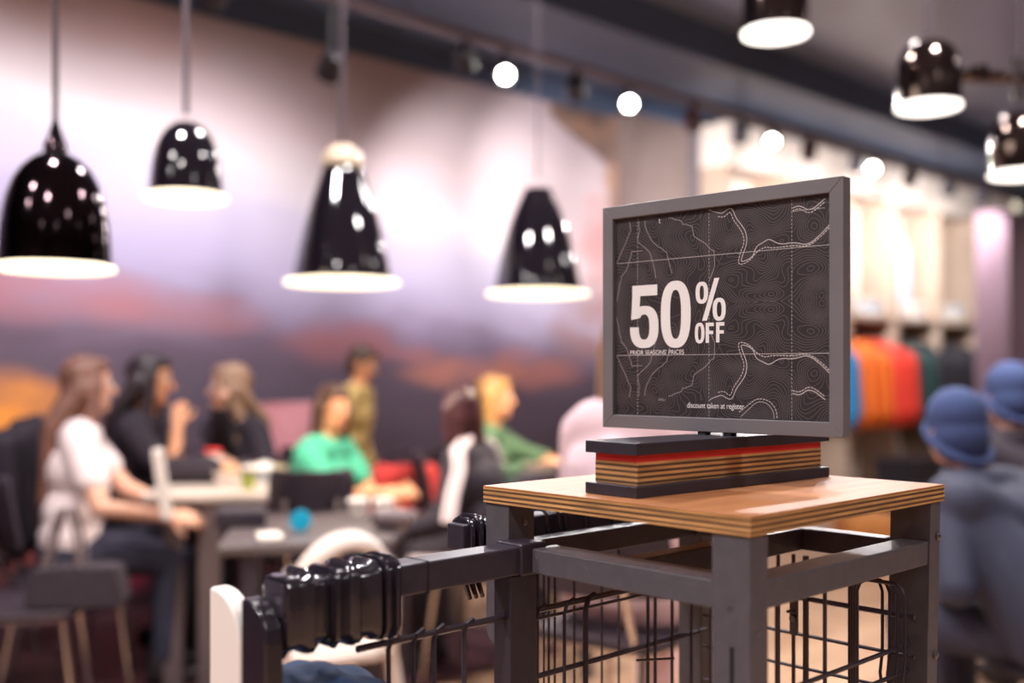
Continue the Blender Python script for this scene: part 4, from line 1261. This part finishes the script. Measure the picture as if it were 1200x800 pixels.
    for k in range(2):
        capsule(bm, hip[k], knee[k], 0.088 * s + g * 0.6, 0.064 * s + g)
        capsule(bm, knee[k], knee[k].lerp(ank[k], 0.92), 0.062 * s + g, 0.045 * s + g)
    tr_ = remesh(bm, 'trousers', M[legs_m], root, 0.011, 3)
    if stripes:
        for k in range(2):
            a = Vector((0, (1, -1)[k], 0)) * (0.075 * s + g)
            bm = NB(); tube(bm, [hip[k] + a * 1.1, hip[k].lerp(knee[k], 0.5) + a, knee[k] + a * 0.92, knee[k].lerp(ank[k], 0.85) + a * 0.72], 0.016, 8)
            finish(bm, 'stripe', M['white_cloth'], tr_)
    for k in range(2):
        bm = NB()
        capsule(bm, ank[k] + Vector((-0.045 * s, 0, -0.042)), ank[k] + Vector((0.15 * s, 0, -0.050)), 0.046 * s, 0.038 * s)
        capsule(bm, ank[k] + Vector((-0.03 * s, 0, 0.0)), ank[k] + Vector((-0.03 * s, 0, -0.04)), 0.046 * s, 0.046 * s)
        remesh(bm, 'shoe', M[shoe_m], root, 0.011, 2)
    # hair, hat
    if hair:
        bm = NB()
        ellipsoid(bm, (-0.020, 0, 0.042), (0.098, 0.088, 0.096), HM)
        ellipsoid(bm, (0.030, 0, 0.085), (0.060, 0.070, 0.040), HM)
        ellipsoid(bm, (-0.045, 0, -0.02), (0.066, 0.078, 0.08), HM)
        if hair == 'long':
            back = -d * hair_len * s
            for q in (-0.075, -0.04, 0.0, 0.04, 0.075):
                a = hp(-0.060 + abs(q) * 0.35, q, -0.01)
                b_ = shc + W * q * 1.35 * s - Vector((0.115 * s, 0, 0)) + d * 0.05 * s
                capsule(bm, a, b_, 0.042 * s, 0.040 * s, 10)
                capsule(bm, b_, b_ + back * (0.75 + 0.25 * math.cos(q * 20)), 0.040 * s, 0.022 * s, 10)
            for q in (-1, 1):
                a = hp(0.030, 0.078 * q, 0.03)
                b_ = shc + W * 0.10 * q * s + Vector((0.035 * s, 0, 0)) + d * 0.05 * s
                capsule(bm, a, b_, 0.022 * s, 0.034 * s, 10)
                capsule(bm, b_, b_ + Vector((0.06 * s, 0, 0)) - d * hair_len * 0.62 * s, 0.034 * s, 0.018 * s, 10)
        if hair == 'bob':
            for q in (-0.075, -0.035, 0.035, 0.075):
                capsule(bm, hp(-0.05 + abs(q) * 0.4, q, 0.02), hp(-0.055 + abs(q) * 0.5, q * 1.12, -0.13), 0.04 * s, 0.034 * s, 10)
        remesh(bm, 'hair', M[hair_m], root, 0.0085, 3)
    if hat:
        bm = NB()
        ellipsoid(bm, (-0.014, 0, 0.050), (0.108, 0.092, 0.098), HM, 24, 14)
        ellipsoid(bm, (-0.030, 0, -0.015), (0.100, 0.091, 0.095), HM, 24, 14)
        b = remesh(bm, 'beanie', M[hat], root, 0.008, 3)
        bm = NB()
        ring = [hp(-0.018 + 0.107 * math.cos(t), 0.094 * math.sin(t), -0.032 + 0.062 * math.cos(t)) for t in [2 * math.pi * k / 32 for k in range(32)]]
        tube(bm, ring, 0.014 * s, 8, True); finish(bm, 'cuff', M[hat], b)
    return root

def pt(px, py, Y):
    return Vector(((px - 600.0) / 1250.0 * Y, Y, CAM_Z + (435.0 - py) / 1250.0 * Y))

# ------------------------------------------------------------------ chairs and tables
def chair(label, px, Y, yaw, shell='chair_black', leg='chrome', back_h=0.84, group='chairs at the tables', w=0.42, Z=0.45):
    t = thing('chair', label, 'chair', at(px, Y), R(yaw), group)
    bm = NB()
    prism(bm, rrect(-0.21, 0.22, -w / 2, w / 2, 0.06, 5), Z - 0.022, Z, 'z')
    finish(bm, 'seat', M[shell], t, bevel=0.006)
    bm = NB()
    n = 10
    outer, inner = [], []
    for k in range(n + 1):
        a = R(-62 + 124 * k / n)
        outer.append((-0.03 - 0.225 * math.cos(a), (w / 2 + 0.035) * math.sin(a) / math.sin(R(62))))
        inner.append((-0.03 - 0.205 * math.cos(a), (w / 2 + 0.012) * math.sin(a) / math.sin(R(62))))
    zs = [Z + 0.12, Z + 0.2, back_h - 0.08, back_h - 0.02, back_h]
    sc = [0.93, 1.0, 1.03, 1.0, 0.90]
    rows = []
    for zc, q in zip(zs, sc):
        lean_ = -(zc - Z) * 0.16
        rows.append([bm.verts.new((x + lean_, y * q, zc)) for x, y in outer] + [bm.verts.new((x + lean_, y * q, zc)) for x, y in inner[::-1]])
    for A, B in zip(rows, rows[1:]):
        for k in range(len(A)):
            bm.faces.new((A[k], A[(k + 1) % len(A)], B[(k + 1) % len(A)], B[k]))
    bm.faces.new(rows[0][::-1]); bm.faces.new(rows[-1])
    bk = finish(bm, 'backrest', M[shell], t, bevel=0.004)
    for q in (-1, 1):
        bm = NB(); tube(bm, [(-0.19, q * w * 0.36, Z - 0.02), (-0.245, q * w * 0.38, Z + 0.1), (-0.30, q * w * 0.38, back_h - 0.1)], 0.011, 8); finish(bm, 'back_post', M[leg], t)
        bm = NB(); tube(bm, [(0.17, q * w * 0.38, Z - 0.024), (0.22, q * w * 0.46, 0.0)], [0.012, 0.011], 10); finish(bm, 'leg', M[leg], t)
        bm = NB(); tube(bm, [(-0.17, q * w * 0.38, Z - 0.024), (-0.24, q * w * 0.46, 0.0)], [0.012, 0.011], 10); finish(bm, 'leg', M[leg], t)
    bm = NB()
    tube(bm, [(x * 0.86, y * 0.86, Z - 0.03) for x, y in rrect(-0.21, 0.22, -w / 2, w / 2, 0.06, 4)], 0.010, 8, True)
    finish(bm, 'seat_frame', M[leg], t)
    return t

def table(label, corners, Ztop, thick, top_m, legs, leg_m):
    """corners: ground points of the top; legs: (x, y, width, depth, lean)"""
    c = sum((Vector(p) for p in corners), Vector((0, 0, 0))) / len(corners)
    t = thing('table', label, 'table', (c.x, c.y, 0))
    bm = NB(); prism(bm, [(p[0] - c.x, p[1] - c.y) for p in corners], Ztop - thick, Ztop, 'z')
    finish(bm, 'tabletop', M[top_m], t, bevel=0.012, seg=3)
    for (x, y, w, dp, ln) in legs:
        bm = NB()
        x -= c.x; y -= c.y
        prof = [(x + ln, Ztop - thick + 0.004), (x + ln * 0.3, Ztop - thick - 0.05), (x, Ztop - thick - 0.14), (x, 0.0)]
        rows = []
        for (xx, zz) in prof:
            rows.append([bm.verts.new((xx + a, y + b, zz)) for a, b in ((-w / 2, -dp / 2), (w / 2, -dp / 2), (w / 2, dp / 2), (-w / 2, dp / 2))])
        for A, B in zip(rows, rows[1:]):
            for k in range(4):
                bm.faces.new((A[k], A[(k + 1) % 4], B[(k + 1) % 4], B[k]))
        bm.faces.new(rows[0][::-1]); bm.faces.new(rows[-1])
        finish(bm, 'leg', M[leg_m], t, bevel=0.006, angle=60)
    return t

T1 = table('high white-topped cafe table with wide flat metal legs in front of the woman in yellow', [(-1.40, 4.02, 0), (-0.90, 4.02, 0), (-0.92, 4.72, 0), (-1.48, 4.72, 0)], 0.758, 0.035, 'table_white',
           [(-1.15, 4.06, 0.085, 0.035, 0.03), (-1.30, 4.10, 0.075, 0.035, -0.02), (-0.98, 4.66, 0.075, 0.035, 0), (-1.40, 4.66, 0.075, 0.035, 0)], 'leg_grey')
T2 = table('lower grey cafe table behind the white loop-backed chair', [(-0.86, 3.10, 0), (-0.36, 3.20, 0), (-0.34, 3.92, 0), (-0.98, 3.84, 0)], 0.715, 0.035, 'table_grey',
           [(-0.78, 3.18, 0.05, 0.05, 0), (-0.42, 3.26, 0.05, 0.05, 0), (-0.40, 3.84, 0.05, 0.05, 0), (-0.90, 3.78, 0.05, 0.05, 0)], 'black_steel')

chair('black cafe chair with chrome legs at the left edge holding a black handbag', 18, 3.58, 15, w=0.44, back_h=0.90)
chair('black cafe chair under the woman in the white blouse', 84, 4.12, 18)
chair('black cafe chair under the woman with long black hair', 152, 4.68, 5)
chair('black cafe chair under the woman in the yellow top', 290, 5.14, 200)
chair('black cafe chair under the woman in sea green', 364, 4.62, -25)
chair('dark curved-back chair standing behind the low grey table', 366, 4.10, 100, back_h=0.865, w=0.24)
chair('pink upholstered chair between the yellow and the sea green tops', 340, 5.58, -95, shell='pink_chair', back_h=1.05, w=0.42)
chair('black cafe chair under the person in the striped tracksuit', 577, 4.24, 158)
chair('black cafe chair under the blond person in green', 560, 5.02, -12)
chair('black cafe chair under the person in pale pink', 732, 2.98, 52, Z=0.52, back_h=0.86)
# white chair with a loop back
t = thing('chair', 'white loop-backed chair standing behind the black hanger hooks', 'chair', at(366, 3.07), R(120), 'chairs at the tables')
bm = NB()
loop = []
for k in range(25):
    a = math.pi * k / 24
    z = 0.44 + 0.335 * math.sin(a) ** 0.72
    loop.append((-0.19 - 0.10 * math.sin(a), 0.155 * math.cos(a), z))
tube(bm, loop, 0.040, 12, False, 0.55); finish(bm, 'backrest', M['chair_white'], t)
bm = NB(); prism(bm, rrect(-0.22, 0.21, -0.18, 0.18, 0.08, 6), 0.42, 0.45, 'z'); finish(bm, 'seat', M['chair_white'], t, bevel=0.01)
for q in (-1, 1):
    bm = NB(); tube(bm, [(0.17, 0.17 * q, 0.42), (0.22, 0.22 * q, 0)], [0.022, 0.016], 12); finish(bm, 'leg', M['chair_white'], t)
    bm = NB(); tube(bm, [(-0.17, 0.17 * q, 0.42), (-0.24, 0.22 * q, 0)], [0.022, 0.016], 12); finish(bm, 'leg', M['chair_white'], t)

# ------------------------------------------------------------------ the people
person('woman with long brown hair in a white blouse sitting at the left, seen from behind', 80, 4.12, 20, s=0.925, lean=6, hair='long', hair_m='hair_brown', top_m='white_cloth', sleeve='short', legs_m='denim',
       hands=(pt(205, 598, 4.22), pt(194, 604, 3.98)), head_yaw=8, hair_len=0.40)
person('woman with long black hair in a black top holding a hand to her mouth', 150, 4.68, 4, s=0.95, lean=8, hair='long', hair_m='hair_black', top_m='black_cloth', sleeve='short', legs_m='black_cloth', skin='skin_warm',
       hands=(pt(225, 560, 4.75), pt(208, 500, 4.58)), hints=(None, (0.3, -0.4, -1.0)), head_pitch=5, curl=1.0, hair_len=0.42)
person('woman with light brown hair in a black jacket over a yellow top facing left', 286, 5.12, 236, s=0.90, lean=8, hair='long', hair_m='hair_light', top_m='black_cloth', under='yellow_cloth', jacket_open=True, head_yaw=-42, legs_m='black_cloth',
       hands=(pt(278, 548, 4.72), pt(258, 478, 4.78)), hints=(None, (0.2, 0.5, -1)), curl=0.9, hair_len=0.26)
person('woman with dark hair in a sea green top reaching over the table to the right', 362, 4.60, -24, s=0.83, lean=13, seat=0.43, hair='bob', hair_m='hair_dark', top_m='green_cloth', sleeve='short', legs_m='denim', skin='skin_warm',
       hands=(pt(468, 574, 4.50), pt(452, 578, 4.28)), head_yaw=-22, head_pitch=6)
person('boy in a tan top standing with head bowed behind the woman in sea green', 404, 5.75, -8, s=0.80, lean=10, stand=True, hair='short', hair_m='hair_dark', top_m='tan_cloth', legs_m='denim', skin='skin_warm', female=False, head_pitch=22)
person('person in a black tracksuit with white stripes seen from behind, leaning on a knee', 577, 4.25, 158, s=0.82, lean=15, seat=0.43, hair='bob', hair_m='hair_red', top_m='black_cloth', legs_m='black_cloth', stripes=True, shoe_m='shoe',
       hands=(pt(462, 628, 4.05), pt(478, 634, 4.45)), head_pitch=12, head_yaw=-34)
person('blond person in a forest green jacket sitting near the mural right of the tracksuit', 560, 5.02, -12, s=0.85, seat=0.44, lean=8, hair='bob', hair_m='hair_blond', top_m='olive_green', legs_m='black_cloth', skin='skin_warm', female=False, hands=(pt(646, 540, 4.75), pt(628, 548, 4.55)))
person('person in a pale pink hooded top and trousers sitting behind the sign block', 732, 3.0, 52, s=0.97, lean=4, seat=0.52, hair='bob', hair_m='hair_light', top_m='pink_cloth', legs_m='pink_cloth', shoe_m='shoe_white')
person('person in a navy beanie and jacket on a stool, nearer of two, back turned', 1240, 3.0, 128, s=0.92, lean=32, seat=0.41, hair=None, hair_m='hair_dark', top_m='navy_jacket', legs_m='denim', hat='beanie', female=False, head_yaw=-24)
person('second person in a navy beanie cut off by the right edge of the picture', 1214, 3.75, 100, s=0.9, lean=15, hair=None, hair_m='hair_dark', top_m='black_cloth', legs_m='denim', hat='beanie', female=False)
for px, Y, lab in ((1240, 3.0, 'round-seated bar stool on a chrome post under the nearer beanie wearer'), (1214, 3.75, 'round-seated bar stool on a chrome post under the second beanie wearer')):
    t = thing('stool', lab, 'stool', at(px, Y), 0, 'stools at the right')
    bm = NB(); lathe(bm, [(0.02, 0.37), (0.17, 0.372), (0.185, 0.385), (0.185, 0.40), (0.17, 0.408), (0.02, 0.41)], 32, True, True); finish(bm, 'seat', M['black_cloth'], t)
    bm = NB(); lathe(bm, [(0.032, 0.02), (0.032, 0.375)], 20, True, True); finish(bm, 'post', M['chrome'], t)
    bm = NB(); lathe(bm, [(0.21, 0.0), (0.21, 0.012), (0.06, 0.03), (0.035, 0.06)], 32, True, True); finish(bm, 'base', M['chrome'], t)

# ------------------------------------------------------------------ things on and around the tables
def on(name, label, cat, bm, m, px, Y, z, rz=0.0, group=None, **k):
    o = finish(bm, name, M[m] if isinstance(m, str) else m, loc=at(px, Y, z), rot=(0, 0, rz), **k)
    return tag(o, label, cat, group)
# white booklet held upright by the woman in white
bm = NB(); prism(bm, rrect(-0.02, 0.02, 0, 0.25, 0.008, 3), -0.08, 0.08, 'y')
o = on('tablet', 'white tablet held upright at the end of the white-topped table', 'tablet', bm, 'white_plastic', 196, 3.93, 0.685, R(18), bevel=0.003)
o.rotation_euler = (0, R(-8), R(18))
t = thing('handbag', 'black handbag with two tall straps on the seat of the leftmost chair', 'bag', at(92, 3.50, 0.452), R(8))
bm = NB(); prism(bm, [(-0.14, 0.0), (0.14, 0.0), (0.155, 0.02), (0.135, 0.125), (0.12, 0.135), (-0.12, 0.135), (-0.135, 0.125), (-0.155, 0.02)], -0.06, 0.06, 'y')
finish(bm, 'body', M['black_cloth'], t, bevel=0.02, seg=3)
for y in (-0.045, 0.045):
    bm = NB(); tube(bm, [(-0.10, y, 0.10), (-0.075, y, 0.24), (-0.05, y * 0.6, 0.315), (-0.02, y * 0.6, 0.315), (0.0, y, 0.24), (0.02, y, 0.10)], 0.009, 8); finish(bm, 'strap', M['leg_grey'], t)
bm = NB()
for y in (-0.2, -0.1, 0.0, 0.1, 0.2):
    capsule(bm, (-0.34, y, 0.93 - abs(y) * 0.3), (-0.36, y, 0.56), 0.045, 0.05); capsule(bm, (-0.27, y, 0.91 - abs(y) * 0.3), (-0.22, y, 0.62), 0.035, 0.03)
    capsule(bm, (-0.34, y, 0.935 - abs(y) * 0.3), (-0.27, y, 0.925 - abs(y) * 0.3), 0.04, 0.04)
o = remesh(bm, 'coat', M['black_cloth'], None, 0.012, 4, at(18, 3.58), (0, 0, R(15)))
tag(o, 'dark coat draped over the back of the leftmost chair', 'coat')
chair('black cafe chair behind the woman in white, its back under a dark coat', -50, 4.4, 172, back_h=0.95)
bm = NB()
for y in (-0.2, -0.1, 0.0, 0.1, 0.2):
    capsule(bm, (-0.35, y, 1.00 - abs(y) * 0.35), (-0.38, y, 0.55), 0.05, 0.055); capsule(bm, (-0.27, y, 0.98 - abs(y) * 0.35), (-0.24, y, 0.62), 0.035, 0.03)
    capsule(bm, (-0.35, y, 1.005 - abs(y) * 0.35), (-0.27, y, 0.99 - abs(y) * 0.35), 0.04, 0.04)
o = remesh(bm, 'coat', M['black_cloth'], None, 0.012, 4, at(-50, 4.4), (0, 0, R(172)))
tag(o, 'dark coat on the chair back behind the woman in white', 'coat')
# on the white-topped table
Z1 = 0.759
t = thing('handbag', 'soft black bag lying on the white-topped table in front of the black-haired woman', 'bag', at(228, 4.40, Z1), R(10))
bm = NB(); capsule(bm, (-0.10, 0, 0.055), (0.06, 0, 0.055), 0.055, 0.055); capsule(bm, (-0.06, 0.05, 0.05), (0.05, 0.05, 0.06), 0.05, 0.05)
remesh(bm, 'body', M['black_cloth'], t, 0.01, 3)
bm = NB(); tube(bm, [(-0.08, 0.02, 0.1), (-0.05, 0.02, 0.14), (0.02, 0.02, 0.14), (0.05, 0.02, 0.1)], 0.007, 8); finish(bm, 'strap', M['black_cloth'], t)
M['paper'] = mat('white_paper', rgb(232, 222, 214), 0.7)
M['kraft'] = mat('cream_paper', rgb(214, 200, 160), 0.7)
M['grey_paper'] = mat('grey_foil_wrap', rgb(168, 174, 184), 0.4)
M['drink'] = mat('green_drink', rgb(150, 160, 60), 0.3)
M['red_cloth'] = mat('red_cloth', rgb(214, 66, 62), 0.8)
M['cyan_lid'] = mat('cyan_plastic_lid', rgb(0, 176, 220), 0.35)
M['food'] = mat('fried_food', rgb(226, 170, 120), 0.6)
def cup(label, px, Y, z, m, lid, h=0.11, r=0.04, group='cups on the tables'):
    t = thing('cup', label, 'cup', at(px, Y, z), 0, group)
    bm = NB(); lathe(bm, [(r * 0.72, 0.0), (r, h)], 24, True, True); finish(bm, 'body', M[m], t)
    bm = NB(); lathe(bm, [(r * 1.06, h), (r * 1.06, h + 0.008), (r * 0.9, h + 0.014), (r * 0.85, h + 0.012)], 24, True, True); finish(bm, 'lid', M[lid], t)
    return t
def tray(label, px, Y, z, m, rz):
    t = thing('food_tray', label, 'tray', at(px, Y, z), rz, 'food trays on the white-topped table')
    bm = NB(); lathe(bm, [(0.055, 0), (0.085, 0.05), (0.088, 0.05), (0.06, 0.004)], 8, True, False); finish(bm, 'tray', M[m], t)
    bm = NB()
    rr = random.Random(int(px))
    for k in range(9):
        ellipsoid(bm, (rr.uniform(-.04, .04), rr.uniform(-.04, .04), 0.035 + rr.uniform(0, .025)), (0.025, 0.018, 0.016))
    o = remesh(bm, 'food', M['food'] if m == 'paper' else M['paper'], t, 0.007, 1)
    return t
cup('tall white paper cup left on the white-topped table in front of the yellow top', 248, 4.50, Z1, 'paper', 'red', 0.12)
tray('white paper tray of food in the middle of the white-topped table', 270, 4.42, Z1, 'paper', 0.3)
tray('grey foil tray right of the white paper tray', 300, 4.52, Z1, 'grey_paper', 0.8)
tray('cream paper tray at the right end of the white-topped table', 314, 4.62, Z1, 'kraft', 0.1)
cup('short glass of green drink at the front of the white-topped table', 291, 4.20, Z1, 'drink', 'table_grey', 0.06, 0.03)
# on the low grey table
Z2 = 0.716
cup('dark cup with a bright cyan lid on the low grey table', 352, 3.40, Z2, 'black_cloth', 'cyan_lid', 0.045, 0.032)
t = thing('cyan_disc', 'bright cyan round badge standing on the low grey table', 'disc', at(352, 3.36, Z2 + 0.035), 0)
bm = NB(); tube(bm, [(0, -0.006, 0), (0, 0.006, 0)], 0.033, 28); finish(bm, 'face', M['cyan_lid'], t)
bm = NB(); tube(bm, [(0, 0.006, 0), (0, 0.014, 0)], 0.030, 28); finish(bm, 'back', M['black_cloth'], t)
for o in [c for c in bpy.data.objects if c.name.startswith('cup') and c.get('label', '').startswith('dark cup')]:
    for c in list(o.children):
        bpy.data.objects.remove(c)
    bpy.data.objects.remove(o)
cup('white paper cup on the low grey table, left of a pair', 420, 3.66, Z2, 'paper', 'paper', 0.055, 0.036)
cup('white paper cup on the low grey table, right of a pair', 449, 3.66, Z2, 'paper', 'paper', 0.055, 0.036)
bm = NB(); prism(bm, rrect(-0.16, 0.0, 0, 0.05, 0.01, 3), -0.1, 0.1, 'y')
on('laptop_bag', 'flat dark case lying on the left of the low grey table', 'case', bm, 'black_cloth', 312, 3.55, Z2, R(12), bevel=0.008)
bm = NB(); prism(bm, rrect(-0.035, 0.035, -0.06, 0.06, 0.01, 3), 0, 0.012, 'z')
on('napkin', 'crumpled white napkin at the front left of the low grey table', 'napkin', bm, 'paper', 316, 3.22, Z2, R(20), bevel=0.002)
bm = NB(); capsule(bm, (-0.03, 0, 0.036), (0.03, 0, 0.034), 0.036, 0.034)
o = remesh(bm, 'bag', M['leg_grey'], None, 0.008, 2, at(458, 3.40, Z2))
tag(o, 'small rounded grey pouch at the right end of the low grey table', 'pouch')
# red bag behind the table
t = thing('bag', 'red bag on a dark bench between the sea green top and the tracksuit', 'bag', at(472, 5.1, 0.46), R(-10))
bm = NB(); capsule(bm, (-0.12, 0, 0.08), (0.12, 0, 0.08), 0.08, 0.08); capsule(bm, (-0.10, 0, 0.24), (0.12, 0, 0.27), 0.07, 0.06); capsule(bm, (-0.11, 0, 0.1), (-0.10, 0, 0.25), 0.08, 0.07); capsule(bm, (0.11, 0, 0.1), (0.12, 0, 0.26), 0.08, 0.06); capsule(bm, (0, 0, 0.1), (0, 0, 0.25), 0.08, 0.07)
remesh(bm, 'body', M['red_cloth'], t, 0.012, 3)
bm = NB(); tube(bm, [(-0.08, 0, 0.30), (-0.06, 0, 0.36), (0.05, 0, 0.38), (0.08, 0, 0.31)], 0.01, 8); finish(bm, 'strap', M['black_cloth'], t)
t = thing('bench', 'dark low bench carrying the red bag', 'bench', at(472, 5.1), R(-10))
bm = NB(); box(bm, -0.25, 0.3, -0.18, 0.18, 0.40, 0.459); finish(bm, 'seat', M['chair_black'], t, bevel=0.01)
for x in (-0.2, 0.25):
    bm = NB(); box(bm, x - 0.02, x + 0.02, -0.15, 0.15, 0, 0.40); finish(bm, 'leg', M['black_steel'], t, bevel=0.004)
# dark table with small goods in front of the blond person
T3 = table('dark table in front of the blond person in green', [(0.0, 4.15, 0), (0.34, 4.2, 0), (0.34, 4.62, 0), (0.0, 4.62, 0)], 0.72, 0.03, 'chair_black', [(0.04, 4.2, 0.04, 0.04, 0), (0.30, 4.24, 0.04, 0.04, 0), (0.30, 4.58, 0.04, 0.04, 0), (0.04, 4.58, 0.04, 0.04, 0)], 'black_steel')
bm = NB(); lathe(bm, [(0.05, 0), (0.065, 0.12), (0.06, 0.12), (0.046, 0.01)], 24, True, False)
on('pot', 'grey brown pot on the dark table in front of the blond person', 'pot', bm, 'cream_trim', 632, 4.36, 0.721)
bm = NB(); ellipsoid(bm, (0, 0, 0.035), (0.035, 0.035, 0.035)); 
on('ball', 'small pale green ball on the dark table', 'ball', bm, 'c_green', 600, 4.3, 0.721)
# orange cushion on the floor of the shop
bm = NB()
for x in (-0.1, 0, 0.1):
    for y in (-0.1, 0, 0.1):
        capsule(bm, (x, y, 0.09), (x, y, 0.24), 0.09, 0.09)
o = remesh(bm, 'pouf', mat('ochre_upholstery', rgb(190, 124, 66), 0.8), None, 0.02, 4, at(1016, 6.8))
tag(o, 'ochre square pouf seen under the plywood top at the right', 'pouf')
